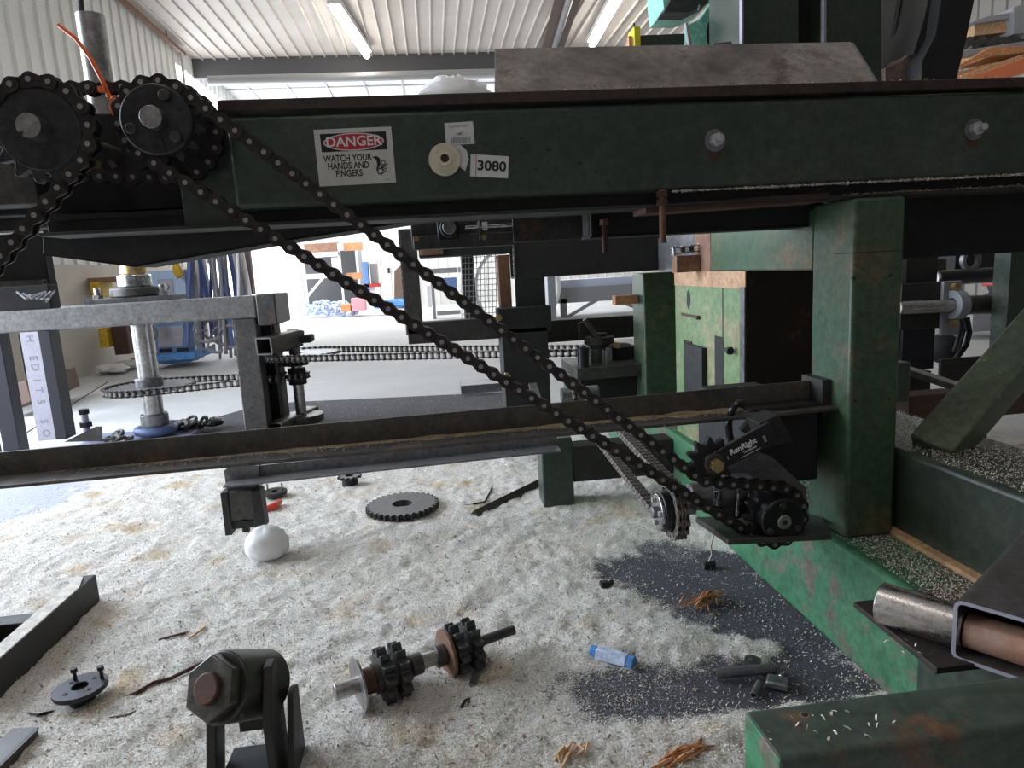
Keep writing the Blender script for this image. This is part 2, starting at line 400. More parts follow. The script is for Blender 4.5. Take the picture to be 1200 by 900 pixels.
def sprocket_outline(N, p, ph=0):
    R = p/(2*sin(pi/N)); o = []
    for i in range(N):
        for f, dr in ((0, -.30), (.13, -.26), (.24, -.06), (.36, .20), (.45, .30), (.55, .30), (.64, .20), (.76, -.06), (.87, -.26)):
            a = 2*pi*(i+f)/N+ph; o.append(((R+dr*p)*cos(a), (R+dr*p)*sin(a)))
    return o, R
def sprocket(b, N, p, C, u, v, th, hole=0., ph=0):
    """toothed wheel centred on C, its faces square to u x v, thickness th, with an optional bore"""
    o, R = sprocket_outline(N, p, ph); C = V(C); u = V(u).normalized(); v = V(v).normalized(); n = u.cross(v); k = len(o)
    h = max(hole, .002)
    inn = [(h*cos(2*pi*i/k+ph), h*sin(2*pi*i/k+ph)) for i in range(k)]
    vs = []
    for z in (-th/2, th/2):
        for ring in (o, inn): vs += [C+u*x+v*y+n*z for x, y in ring]
    fs = []
    for i in range(k):
        j = (i+1) % k
        fs += [(i, j, 2*k+j, 2*k+i), (k+j, k+i, 3*k+i, 3*k+j), (j, i, k+i, k+j), (2*k+i, 2*k+j, 3*k+j, 3*k+i)]
    b.add(vs, fs); return R
def P2(px, py, Y): q = at(px, py, Y=Y); return (q.x, q.z)
XA, YA, ZA = V((1,0,0)), V((0,1,0)), V((0,0,1))
# ------------------------------------------------------------ the shed
XL, XR, YF, ZC, YH = -4.3, 9.5, 22.0, 5.3, 14.6
def S(b, name, m=None, **k): return b.build(name, m, kind='structure', **k)
S(MB().box(XL-.3, XR, -2.6, YF+.3, -.2, 0), 'floor', 'concrete', smooth=0)
def ribbed(b, a0, a1, z0, z1, fx, step=.3, d=.03, axis='y', inv=1):
    """corrugated sheet: flat pans with trapezoid ribs, running up"""
    prof = []; a = a0
    while a < a1-1e-6:
        for f, h in ((0, 0), (.80, 0), (.85, 1), (.93, 1), (.98, 0)):
            if a+f*step <= a1: prof.append((a+f*step, h*d))
        a += step
    prof.append((a1, 0)); n = len(prof)
    if axis == 'y': vs = [(fx+inv*h, q, z) for z in (z0, z1) for q, h in prof] + [(fx-inv*.03, q, z) for z in (z0, z1) for q, h in prof]
    elif axis == 'x': vs = [(q, fx-inv*h, z) for z in (z0, z1) for q, h in prof] + [(q, fx+inv*.03, z) for z in (z0, z1) for q, h in prof]
    else: vs = [(q, y, fx-inv*h) for y in (z0, z1) for q, h in prof] + [(q, y, fx+inv*.03) for y in (z0, z1) for q, h in prof]
    fs = []
    for i in range(n-1): fs += [(i, i+1, n+i+1, n+i), (2*n+i+1, 2*n+i, 3*n+i, 3*n+i+1), (i+1, i, 2*n+i, 2*n+i+1), (n+i, n+i+1, 3*n+i+1, 3*n+i)]
    b.add(vs, fs)
lw = MB()
ribbed(lw, -2.6, 1.6, 1.33, ZC, XL); ribbed(lw, 1.6, 6.0, 3.6, ZC, XL); ribbed(lw, 6.0, 13.5, 1.33, ZC, XL); ribbed(lw, 13.5, 21.5, 4.95, ZC, XL)
S(lw, 'wall_left', 'wall_metal')
ws = MB(); ws.box(XL-.02, XL+.05, -2.6, 1.6, 0, 1.33); ws.box(XL-.02, XL+.05, 6.0, 13.5, 0, 1.33)
S(ws, 'trim_1', 'wainscot')
fw = MB(); ribbed(fw, XL, XR, 0, ZC, YF, axis='x', step=.3, d=.02); S(fw, 'wall_back', 'wall_far')
rw = MB(); ribbed(rw, -2.6, YF, 0, ZC, XR, inv=-1); S(rw, 'wall_right', 'wall_dull')
S(MB().box(XL, XR, -2.7, -2.6, 0, ZC), 'wall_front', 'dark_wall')
cl = MB(); ribbed(cl, XL, XR, -2.6, YH, ZC, axis='z', step=.23, d=.035); S(cl, 'ceiling', 'ceil_metal')
ins = MB(); ins.box(XL, XR, YH, YF, ZC, ZC+.05)
S(ins, 'trim_2', 'insulation')
gr = MB()
for i in range(16): gr.box(XL+.5+i*.85, XL+.54+i*.85, YH+.1, YF, ZC-.03, ZC)
for j in range(6): gr.box(XL, XR, YH+.9+j*1.25, YH+.94+j*1.25, ZC-.035, ZC-.001)
S(gr, 'trim_3', 'header_grey')
hd = MB(); hd.box(XL, XR, YH-.05, YH+.05, 4.95, ZC)
S(hd, 'trim_4', 'header_shade')  # dark board stands in for the shaded gap where the ribbed ceiling ends
MB().cyl((XL+.45, 13.9, 4.72), (XR, 13.9, 4.72), .085, n=16).build('header_pipe', 'header_grey', None, 'long grey pipe hung across the hall under the end of the ribbed ceiling', 'pipe')
# sprinkler-like long rail along the left eave with its droppers
er = thing('eave_rail', (XL+.12, 9, ZC-.16), 'rusty red rail running along the top of the left wall', 'rail')
MB().bar((XL+.1, 3, ZC-.14), (XL+.1, 13.8, ZC-.14), .07, .06).build('rail', 'rust', er)
b = MB()
for y in (7.6, 9.4, 11.2, 13): b.cyl((XL+.1, y, ZC-.14), (XL+.1, y, ZC), .012, n=6)
b.build('hanger', 'dark', er)
MB().path([(XL+.14, 13.5, ZC-.2), (XL+.14, 13.5, 1.4)], .022).build('conduit', 'header_grey', None, 'thin grey conduit running down the white left wall beside the pipe', 'conduit')
br = thing('ridge_beam', (1.9, 5, ZC-.12), 'dark brown steel ridge beam running away along the ceiling', 'beam')
p0 = at(665, 0, Z=5.14); p1 = at(648, 55, Z=5.14); d = (p1-p0).normalized(); a = p0-d*5; c = p0+d*7
MB().bar(a, c, .42, .05, z='c').build('lower_flange', 'ridge_brown', br)
MB().bar(a+V((0,0,.09)), c+V((0,0,.09)), .06, .16).build('web', 'rust_dark', br)
MB().cyl(a+V((0,0,-.07)), c+V((0,0,-.07)), .06, n=12).build('duct', 'steel', br)
def fluoro(px0, py0, px1, py1, lab):
    q0 = at(px0, py0, Z=5.12); q1 = at(px1, py1, Z=5.12); t = (q1-q0).normalized(); q0 = q1-t*2.4
    r = thing('strip_light', (q0+q1)/2, lab, 'ceiling light', 'fluorescent strip lights on the ceiling')
    MB().bar(q0+V((0,0,.1)), q1+V((0,0,.1)), .2, .09).build('housing', 'white_paint', r)
    MB().cyl(q0, q1, .062, n=10).build('tube', 'tube_light', r)
fluoro(385, 0, 430, 65, 'glowing strip light above the danger sign, left of the brown ridge beam')
fluoro(727, -6, 694, 53, 'glowing strip light right of the brown ridge beam')
for x, y in ((-1.4, 2.6), (-1.2, -.5), (6.2, 7)):  # unseen lamps, added as fill for the working area
    r = thing('strip_light', (x, y, 5.2), 'unseen fill light added over the working area, shaped as a strip light', 'ceiling light', 'fluorescent strip lights on the ceiling')
    MB().bar((x, y-1.2, 5.22), (x, y+1.2, 5.22), .2, .09).build('housing', 'white_paint', r)
    MB().cyl((x, y-1.2, 5.12), (x, y+1.2, 5.12), .062, n=10).build('tube', 'tube_light', r)
# beads of the joints in the slab
jt = MB()
for a, b_ in (((0, 664), (90, 640)), ((68, 484), (124, 449))):
    q0 = at(*a, Z=.001); q1 = at(*b_, Z=.001); dd = (q1-q0).normalized(); jt.bar(q0-dd*1.0, q1+dd*.1, .016, .002)
S(jt, 'trim_5', 'black')

# ------------------------------------------------------------ main machine beam
YB = 1.54
zt = lambda px, py: at(px, py, Y=YB).z
beam = thing('machine_beam', (.7, YB+.07, 1.15), 'long dark green steel machine beam with bolts across the top of the view', 'machine beam')
XB0 = at(268, 180, Y=YB).x; ZT, ZB = 1.345, 1.153
MB().box(XB0, 2.3, YB, YB+.13, ZB, ZT).build('beam_body', 'green', beam, bevel=.014, seg=4)
MB().box(XB0-.01, 2.3, YB-.006, YB+.17, ZT+.006, ZT+.028).build('top_bar', 'brown_bar', beam, 'brown steel flat bar', bevel=.002)
b = MB(); b.box(XB0-.4, 2.3, YB+.045, YB+.06, ZB-.03, ZB+.002); b.box(XB0-.4, 2.3, YB+.005, YB+.12, ZB-.034, ZB-.027)
b.build('lower_channel', 'dark', beam, bevel=.002)
MB().box(XB0-.4, 2.3, YB+.03, YB+.4, ZB-.002, ZB+.01).build('bottom_plate', 'black', beam)
for (px, py, lab) in ((837, 165, None), (1140, 152, 'zinc bolt with a rust stain below')):
    q = at(px, py, Y=YB); r = MB().mat('zinc'); r.hexn(q-YA*.005, q-YA*.02, .0155, ph=.3); r.cyl(q-YA*.02, q-YA*.038, .008, n=12)
    bo = r.build('bolt', None, beam, lab, bevel=.001); MB().ring(q, q-YA*.005, .0245, .008).build('washer', 'steel', bo)
    rr = MB(); rr.cyl(q-ZA*.026-YA*.0004, q-ZA*.026+YA*.01, .016, n=16); rr.build('rust_stain', 'rust_dark', beam)
q = at(521, 188, Y=YB)
rt = thing('washer_and_nut', q, 'big round cream washer with a nut, bolted beside the 3080 label', 'washer')
MB().ring(q-YA*.005, q-YA*.013, .034, .012, 40).build('washer', 'washer_cream', rt, bevel=.001)
MB().ring(q-YA*.013, q-YA*.032, .0155, .009, 24).build('nut', 'washer_cream', rt, bevel=.001)
MB().cyl(q, q-YA*.026, .009, n=16).build('stud', 'rust_dark', rt)
# weld nicks and stains on the beam face
b = MB(); rnd = random.Random(5)
for px, py, r in ((643, 176, .006), (611, 162, .004), (628, 198, .004), (679, 191, .005), (698, 202, .004), (713, 214, .004), (497, 162, .003), (546, 205, .002), (765, 185, .002)):
    q = at(px, py, Y=YB); a = rnd.random()*3
    b.prism([q+V((cos(a+k*pi/3)*r*(1 if k % 3 else 1.5), -.0006, sin(a+k*pi/3)*r*.5)) for k in range(6)], (0, .002, 0))
b.build('paint_nicks', 'black', beam)
q = at(541, 187, Y=YB)
b = MB(); b.prism([q+V((x, -.0008, z)) for x, z in ((-.02, .030), (.0, .030), (.012, .018), (.0155, .0), (.006, -.024), (-.004, -.016), (-.008, .0))], (0, .001, 0))
b.build('torn_sticker', 'white_label', None, 'torn scrap of white sticker behind the cream washer', 'sticker')

# the danger sign
c00, c10, c11, c01 = at(376, 218, Y=YB), at(464, 213.5, Y=YB), at(458.5, 149, Y=YB), at(366, 153, Y=YB)
u = ((c10-c00)+(c11-c01))/2; wS = u.length; u.normalize(); vv = YA.cross(u)*-1; vv.normalize(); vv = -vv if vv.z < 0 else vv
cS = (c00+c10+c11+c01)/4; hS = wS*.715
sg = thing('danger_sign', cS-YA*.0015, 'white danger sign reading watch your hands and fingers', 'warning sign')
def R(b, x0, x1, y0, y1, dz, C=None, u_=None, v_=None):
    C = cS if C is None else C; u_ = u if u_ is None else u_; v_ = vv if v_ is None else v_
    b.prism([C+u_*x+v_*y-YA*dz for x, y in ((x0, y0), (x1, y0), (x1, y1), (x0, y1))], YA*-.0003)
b = MB(); R(b, -wS/2, wS/2, -hS/2, hS/2, .0012); b.build('sign_plate', 'sign_white', sg)
b = MB(); R(b, -wS*.425, wS*.425, hS*.10, hS*.42, .0016); b.build('header_panel', 'ink', sg)
def ell(b, C, u_, v_, rx, ry, dz, n=40): b.prism([C+u_*(rx*cos(2*pi*k/n))+v_*(ry*sin(2*pi*k/n))-YA*dz for k in range(n)], YA*-.0003)
b = MB(); ell(b, cS+vv*hS*.26, u, vv, wS*.39, hS*.155, .002); b.build('oval_border', 'white_ink', sg)
b = MB(); ell(b, cS+vv*hS*.26, u, vv, wS*.375, hS*.137, .0024); b.build('red_oval', 'red_ink', sg)
b = MB(); add_text(b, 'DANGER', hS*.245, cS+vv*hS*.262, u, vv, YA*-.0029, bold=.02, sx=1.02); b.build('lettering', 'white_ink', sg, smooth=0)
b = MB()
for k, s in enumerate(('WATCH YOUR', 'HANDS AND', 'FINGERS')):
    add_text(b, s, hS*.165, cS-u*wS*.10+vv*hS*(-.025-.135*k), u, vv, YA*-.0017, bold=.026, sx=.78)
b.build('lettering', 'ink', sg, smooth=0)
def gearpic(b, cx, cy, r, n):
    C = cS+u*cx+vv*cy
    k = 20
    o = [C+u*(r*cos(2*pi*i/k))+vv*(r*sin(2*pi*i/k)) for i in range(k)]; inn = [C+u*(r*.68*cos(2*pi*i/k))+vv*(r*.68*sin(2*pi*i/k)) for i in range(k)]
    b.add([p-YA*.0017 for p in o+inn], [(i, (i+1) % k, k+(i+1) % k, k+i) for i in range(k)])
    for i in range(n):
        a = 2*pi*i/n; dr = u*cos(a)+vv*sin(a); dt = -u*sin(a)+vv*cos(a)
        b.add([C+dr*r*.95-dt*r*.14-YA*.0017, C+dr*r*1.25-dt*r*.1-YA*.0017, C+dr*r*1.25+dt*r*.1-YA*.0017, C+dr*r*.95+dt*r*.14-YA*.0017], [(0,1,2,3)])
b = MB(); gearpic(b, wS*.355, -hS*.13, hS*.042, 9); gearpic(b, wS*.31, -hS*.28, hS*.058, 11)
def poly(b, pts, dz=.0017): b.add([cS+u*x*wS+vv*y*hS-YA*dz for x, y in pts], [tuple(range(len(pts)))])
poly(b, [(.215, -.02), (.28, -.01), (.315, -.05), (.32, -.17), (.30, -.20), (.265, -.26), (.255, -.25), (.275, -.17), (.27, -.09), (.255, -.06)])
for a in (0, 1, 2, 3): poly(b, [(.325, -.185-.008*a), (.42-.01*a, -.20-.045*a+.05), (.42-.01*a, -.215-.045*a+.05), (.325, -.20-.008*a)])
b.build('pictogram', 'ink', sg, smooth=0)
b = MB(); R(b, wS*.36, wS*.42, -hS*.445, -hS*.435, .0016); b.build('small_print', 'hose_grey', sg)

def label_plate(name, px, py, wpx, hpx, rot, lab, cat):
    C = at(px, py, Y=YB); s = YB/F_PX*1.0; W, H = wpx*s, hpx*s; a = radians(rot); u_ = V((cos(a), 0, sin(a))); v_ = V((-sin(a), 0, cos(a)))
    t = thing(name, C-YA*.001, lab, cat); b = MB(); R(b, -W/2, W/2, -H/2, H/2, .0008, C, u_, v_); b.build('label_base', 'white_label', t, bevel=.0)
    return t, C, u_, v_, W, H
t, C, u_, v_, W, H = label_plate('number_label', 573.5, 195, 43, 24, -5.2, 'white sticker label with the number 3080', 'label')
b = MB(); add_text(b, '3080', H*.62, C+u_*W*.06, u_, v_, YA*-.0013, bold=.03, sx=1.12); b.build('lettering', 'ink', t, smooth=0)
b = MB(); R(b, -W*.36, -W*.345, -H/2, H/2, .0012, C, u_, v_); b.build('red_line', 'red_ink', t)
t, C, u_, v_, W, H = label_plate('barcode_label', 538.5, 156.5, 32, 24, 1.5, 'small white barcode sticker above the cream washer', 'label')
b = MB(); add_text(b, 'Inspection Report', H*.16, C+v_*H*.33, u_, v_, YA*-.0013, bold=.01, sx=.8); add_text(b, '3MS', H*.2, C-v_*H*.03, u_, v_, YA*-.0013, bold=.003)
x = -W*.32; rnd = random.Random(2)
while x < W*.36:
    ww = W*(.012+.022*rnd.random()); R(b, x, x+ww, -H*.44, -H*.16, .0012, C, u_, v_); x += ww+W*(.01+.022*rnd.random())
b.build('lettering', 'hose_grey', t, smooth=0)

# sloping steel angle on the beam
a_ = thing('steel_angle', (.6, 1.65, ZT+.03), 'dark weathered steel angle guard lying along the top of the green beam', 'steel angle')
x0 = at(580, 112, Y=1.6).x; x1 = at(1035, 103, Y=1.6).x; z0 = ZT+.028
y1 = 1.78; zl = at(580, 58, Y=y1).z; zr = at(1000, 50, Y=y1).z; xl1 = at(580, 58, Y=y1).x; xr1 = at(998, 50, Y=y1).x
MB().prism([(x0, 1.61, z0), (x1, 1.61, z0), (xr1, y1, zr), (xl1, y1, zl)], (0, .006, .004)).build('upright_leg', 'plate', a_, bevel=.001)
MB().prism([(x1, 1.61, z0), (xr1, y1, zr), (xr1+.01, y1+.012, zr-.002), (x1+.02, 1.64, z0)], (.006, 0, 0)).build('end_plate', 'mill_light', a_)
MB().box(x0, x1, 1.61, 1.69, z0, z0+.006).build('base_leg', 'plate', a_)

# ------------------------------------------------------------ dark housing behind the sprockets
hs = thing('drive_housing', (-.8, 1.7, 1.1), 'black welded steel housing behind the two upper sprockets', 'machine housing')
xa = at(-60, 200, Y=1.62).x; xb = at(266, 200, Y=1.64).x
ztop = at(120, 130, Y=1.62).z; zbot = at(120, 247, Y=1.62).z
MB().box(xa, xb, 1.64, 1.86, zbot, ztop).build('back_plate', 'black', hs, bevel=.003)
q0 = at(0, 196, Y=1.6); q1 = at(58, 241, Y=1.6)
MB().box(xa, q1.x, 1.56, 1.64, q1.z, q0.z+.02).build('side_block', 'mill', hs, bevel=.003)
q0 = at(57, 268, Y=1.7); q1 = at(197, 262, Y=1.7)
MB().box(q0.x, q1.x, 1.62, 1.9, q1.z-.004, q1.z+.006).build('lower_lip', 'mill', hs, bevel=.002)
MB().box(q0.x-.3, at(250, 250, Y=1.7).x, 1.7, 1.75, q1.z, zbot+.03).build('lower_web', 'black', hs)
b = MB(); zr0 = at(600, 244, Y=1.72).z
pts = [at(50, 250, Y=1.72), at(50, 299, Y=1.72), at(157, 313, Y=1.72), at(330, 283, Y=1.72), at(500, 257, Y=1.72), at(700, 247, Y=1.72), at(705, 232, Y=1.72), at(240, 235, Y=1.72)]
b.prism(pts, (0, .03, 0)).build('trough_plate', 'dark', hs, bevel=.002)
MB().prism([p+YA*.13 + ZA*.004 for p in pts], (0, .03, 0)).build('trough_plate', 'black', hs)
b = MB()
for i in range(1, 5): b.add([pts[i], pts[i+1], pts[i+1]+YA*.13, pts[i]+YA*.13, pts[i]+ZA*.004, pts[i+1]+ZA*.004, pts[i+1]+YA*.13+ZA*.004, pts[i]+YA*.13+ZA*.004], [(0,1,2,3),(7,6,5,4),(0,4,5,1),(1,5,6,2),(2,6,7,3),(3,7,4,0)])
b.build('trough_floor', 'black', hs)
q0 = at(-60, 270, Y=1.95); q1 = at(58, 334, Y=1.95)
MB().box(q0.x, q1.x, 1.95, 1.99, q1.z, 1.16).build('motor_cover', 'black', hs, bevel=.004)
b = MB(); b.hollow((q0.x, 1.93, q1.z+.008), (q1.x, 1.93, q1.z+.008), .02, .014, .003); b.build('bottom_trim', 'mill', hs)

MB().box(at(208, 200, Y=1.56).x, XB0+.004, 1.562, 1.62, ZB-.03, at(240, 152, Y=1.56).z).build('front_plate', 'green', hs, bevel=.003)
# rounded plate behind: brackets and bolts between the sprockets
q = at(118, 193, Y=1.6)
b = MB(); b.mat('brass'); b.hexn(q, q-YA*.02, .012); b.build('bolt', None, hs, 'brass coloured bolt')
q = at(42, 199, Y=1.55); b = MB().mat('zinc'); b.hexn(q, q-YA*.012, .007); b.build('bolt', None, hs)
b = MB(); b.bar(at(114, 165, Y=1.6), at(135, 197, Y=1.6), .006, .012); b.bar(at(104, 175, Y=1.6), at(118, 200, Y=1.6), .006, .01); b.build('guide_rod', 'steel', hs)

# upper sprockets. Front chain plane Y1, main chain plane Y2, rear plane Y3
Y1, Y2, Y3 = 1.36, 1.45, 1.53
lm = link_meshes(P, .026, mpin='sub'); PINS = pin_mesh(P, .026)
cL = P2(50, 153, Y1); cR = P2(188, 143, Y2)
cLr = P2(57, 156, Y3); cRr = P2(203, 157, Y3)
NL, NR = 16, 14
RL = P/(2*sin(pi/NL)); RR = P/(2*sin(pi/NR))
def C3(c, y): return V((c[0], y, c[1]))
s1 = thing('sprocket_assembly', C3(cL, Y1), 'large black sprocket on a keyed shaft end at the left edge', 'sprocket')
b = MB(); sprocket(b, NL, P, C3(cL, Y1), XA, ZA, .018, 0); b.build('toothed_disc', 'sprocket', s1, bevel=.001)
kk = 26; key = []
for i in range(kk):
    a = 2*pi*i/kk; key.append((.0205*cos(a), .0205*sin(a)))
key = [p for p in key if not (3.75 < (atan2(p[1], p[0]) % (2*pi)) < 4.1)]
ka = 3.9; key.insert(next(i for i, p in enumerate(key) if (atan2(p[1], p[0]) % (2*pi)) > 4.0), (.012*cos(ka), .012*sin(ka)))
C_ = C3(cL, Y1-.045)
MB().prism([C_+V((x, 0, z)) for x, z in key], (0, .33, 0)).build('shaft', 'shaft_steel', s1)
MB().cyl(C3(cL, Y1-.010), C3(cL, Y1+.02), RL*.86, n=48).build('hub', 'sprocket', s1, bevel=.003)
b = MB(); sprocket(b, NL, P, C3(cLr, Y3), XA, ZA, .018, .02); b.build('toothed_disc', 'sprocket', s1)
s2 = thing('sprocket_assembly', C3(cR, Y2), 'black sprocket with a split bolted bushing at the head of the long chain', 'sprocket')
b = MB(); sprocket(b, NR, P, C3(cR, Y2), XA, ZA, .018, .02); b.build('toothed_disc', 'sprocket', s2, bevel=.001)
b = MB(); sprocket(b, 17, P, C3(cRr, Y3), XA, ZA, .018, .02); b.build('toothed_disc', 'sprocket', s2, bevel=.001)
hc = C3(cR, Y2); RH = .066
bush = MB().cyl(hc-YA*.024, hc+YA*.01, RH, n=48).build('bushing', 'sprocket', s2, bevel=.004)
MB().cyl(hc-YA*.048, hc+YA*.16, .0205, n=32).build('shaft', 'shaft_steel', s2, bevel=.001)
for a in (62, 200, 315):
    q = hc-YA*.024+V((cos(radians(a))*RH*.72, 0, sin(radians(a))*RH*.72)); MB().cyl(q, q-YA*.008, .0105, n=18).build('cap_screw', 'mill', bush, bevel=.002)
b = MB()
for a in (20, 140, 262): q = hc-YA*.0244+V((cos(radians(a))*RH*.75, 0, sin(radians(a))*RH*.75)); b.cyl(q, q+YA*.002, .006, n=6)
b.bar(hc-YA*.0246+V((.004, 0, -.02)), hc-YA*.0246+V((.014, 0, -.062)), .0016, .001, up=(0,1,0)); b.build('split_and_holes', 'black', s2)

# idler and drive at the lower right
cD = P2(907, 603, Y2); ND = 13; RD = P/(2*sin(pi/ND))
NI = 9; RI = P/(2*sin(pi/NI)); qi = P2(832, 540, Y2); cI = (qi[0], at(832, 563.5, Y=Y2).z+RI)
# main loop, travelled clockwise seen from the front (u=X, v=Z): upper strand goes right
path = loop_path([(cR[0], cR[1], RR, -1), (cI[0], cI[1], RI, 1), (cD[0], cD[1], RD, -1)])
chain('drive_chain', path, (0, Y2, 0), XA, ZA, lm, P, pins=PINS, label='long black roller chain running diagonally from upper left sprocket to the lower drive')
# rear chain between the two upper sprockets
RRr = P/(2*sin(pi/17))
path = loop_path([(cLr[0], cLr[1], RL, -1), (cRr[0], cRr[1], RRr, -1)])
chain('roller_chain', path, (0, Y3, 0), XA, ZA, lm, P, pins=PINS, label='black roller chain running level between the two upper sprockets')
off = P2(-150, 400, Y1)
path = loop_path([(cL[0], cL[1], RL, -1), (off[0], off[1], RL*.9, -1)])
chain('roller_chain', path, (0, Y1, 0), XA, ZA, lm, P, pins=PINS, label='black roller chain over the left sprocket that leaves at the left edge', keep=lambda p: p.x > at(-25, 200, Y=Y1).x)

# ------------------------------------------------------------ idler arm, gearbox, drive sprocket
ia = thing('chain_tensioner', C3(cI, Y2), 'black chain tensioner arm lettered RunRight with a small toothed idler', 'chain tensioner')
b = MB(); sprocket(b, 11, P*.86, C3(cI, Y2), XA, ZA, .02, .012, ph=.2); b.build('idler_sprocket', 'black', ia, bevel=.001)
ic = C3(cI, Y2)
MB().ring(ic-YA*.03, ic-YA*.011, .024, .013).build('bearing_ring', 'mill', ia, bevel=.002)
b = MB(); b.mat('brass'); b.hexn(ic-YA*.028, ic-YA*.048, .0155, ph=.4); b.build('bolt', None, ia, 'brass coloured hex bolt', bevel=.001)
p1 = at(928, 496, Y=Y2-.02); p0 = ic+V((.0, -.0, 0)); d = V((p1.x-p0.x, 0, p1.z-p0.z)).normalized(); up = V((-d.z, 0, d.x))
A0 = ic+d*.012; w2 = .0275
pts = [A0+up*w2*.85, A0-up*w2*.85]; pts += [A0-d*0+(d*-cos(radians(a))*.022+up*sin(radians(a))*.022) for a in ()]
arm = [ic-YA*.022+d*(-.018*cos(radians(a)))+up*(.023*sin(radians(a))) for a in range(-80, 81, 20)]
arm += [ic-YA*.022+d*.155+up*w2, ic-YA*.022+d*.155-up*w2*.9]
MB().prism(arm, (0, .012, 0)).build('arm', 'black_gloss', ia, bevel=.002)
ba = ic+d*.135
MB().prism([ba+up*.030-YA*.008, ba+d*.05+up*.028-YA*.008, ba+d*.06-up*.05-YA*.008, ba-up*.032-YA*.008], (0, .07, 0)).build('torsion_housing', 'black', ia, bevel=.003)
ta = ic-YA*.0235
b = MB(); add_text(b, 'RunRight', .0185, ta+d*.076+up*.005, d, up, (0,0,0), bold=.03, sx=.98)
add_text(b, 'Tensioner', .0085, ta+d*.088-up*.0085, d, up, (0,0,0), bold=.02)
b.add([ta+d*.062-up*.0165, ta+d*.112-up*.0165, ta+d*.112-up*.0178, ta+d*.062-up*.0178], [(0,1,2,3)])
add_text(b, 'SE15', .0085, ta+d*.128-up*.002, -up, d, (0,0,0), bold=.01); add_text(b, 'I', .012, ta+d*.034-up*.003, d, up, (0,0,0), bold=.01)
b.build('lettering', 'white_ink', ia, smooth=0)
# black box column behind arm
q0 = at(862, 478, Y=1.62); q1 = at(950, 560, Y=1.62)
bx = thing('motor_bracket', (q0.x, 1.7, q1.z), 'black steel bracket box between the tensioner and the green post', 'bracket')
MB().box(q0.x+.03, at(955, 500, Y=1.62).x, 1.60, 1.95, q1.z-.0, q0.z).build('bracket_box', 'black', bx, bevel=.006)
MB().prism([at(868, 505, Y=1.58), at(885, 487, Y=1.58), at(905, 500, Y=1.58), at(886, 515, Y=1.58)], (0, .02, 0)).build('cover_plate', 'mill', bx, bevel=.002)
b = MB(); q = at(870, 500, Y=1.6); b.path([at(868+14*cos(a), 500+28*sin(a), Y=1.59) for a in [radians(x) for x in range(100, 300, 20)]], .009); b.build('hose', 'black_gloss', bx)
# gearbox
gb = thing('gearbox', at(850, 600, Y=1.6), 'grey cast gearbox with clamp bolts behind the lower drive chain', 'gearbox')
g0 = at(812, 582, Y=1.56); g1 = at(905, 590, Y=1.56)
ax0 = V((g0.x-.01, 1.56, g0.z)); ax1 = V((g0.x+.10, 1.56, g0.z))
MB().cyl(ax0, ax0+XA*.052, .034, .037, n=36).build('nose_housing', 'cast_grey', gb, bevel=.003)
MB().cyl(ax0+XA*.052, ax0+XA*.15, .046, n=36).build('gear_case', 'cast_grey', gb, bevel=.004)
MB().box(ax0.x+.05, ax0.x+.16, 1.52, 1.62, g0.z-.055, g0.z+.045).build('case_block', 'cast_grey', gb, bevel=.008)
for i, px in enumerate((842, 866, 879)):
    q = at(px, 578, Y=1.50); c = MB().mat('bright_steel'); c.cyl((q.x, 1.505, g0.z-.038), (q.x, 1.505, g0.z+.03-.006*i), .0105 if i == 0 else .008, n=16)
    c.mat('bright_steel'); c.cyl((q.x, 1.505, g0.z+.028-.006*i), (q.x, 1.505, g0.z+.04-.006*i), .0085, n=6); c.build('clamp_bolt', None, gb)
MB().cyl(C3(cD, 1.47), C3(cD, 1.62), .05, n=36).build('output_boss', 'mill', gb, bevel=.003)
pl = at(853, 640, Y=1.40)
MB().prism([at(815, 606, Y=1.62), at(853, 632, Y=1.40), at(975, 626, Y=1.40), at(960, 600, Y=1.72)], (0, 0, -.014)).build('mounting_plate', 'mill', gb, bevel=.002)
MB().prism([at(845, 545, Y=1.58), at(873, 524, Y=1.58), at(905, 536, Y=1.58), at(945, 572, Y=1.58), at(945, 592, Y=1.58), at(850, 570, Y=1.58)], (0, .02, 0)).build('top_shield', 'mill_light', gb, 'dusty grey shield plate')
ds = thing('sprocket_assembly', C3(cD, Y2), 'black drive sprocket with hub at the lower end of the long chain', 'sprocket')
b = MB(); sprocket(b, ND, P, C3(cD, Y2), XA, ZA, .018, .02); b.build('toothed_disc', 'sprocket', ds, bevel=.001)
dc = C3(cD, Y2)
bush = MB().cyl(dc-YA*.045, dc+YA*.01, .052, n=44).build('bushing', 'black_gloss', ds, bevel=.004)
MB().cyl(dc-YA*.052, dc+YA*.02, .0165, n=28).build('shaft', 'shaft_steel', ds, bevel=.002)
MB().cyl(dc-YA*.0525, dc-YA*.05, .006, n=12).build('centre_hole', 'black', ds)
for a in (95, 210, 330):
    q = dc-YA*.045+V((cos(radians(a))*.038, 0, sin(radians(a))*.038)); MB().cyl(q, q-YA*.006, .008, n=16).build('cap_screw', 'dark', bush, bevel=.001)

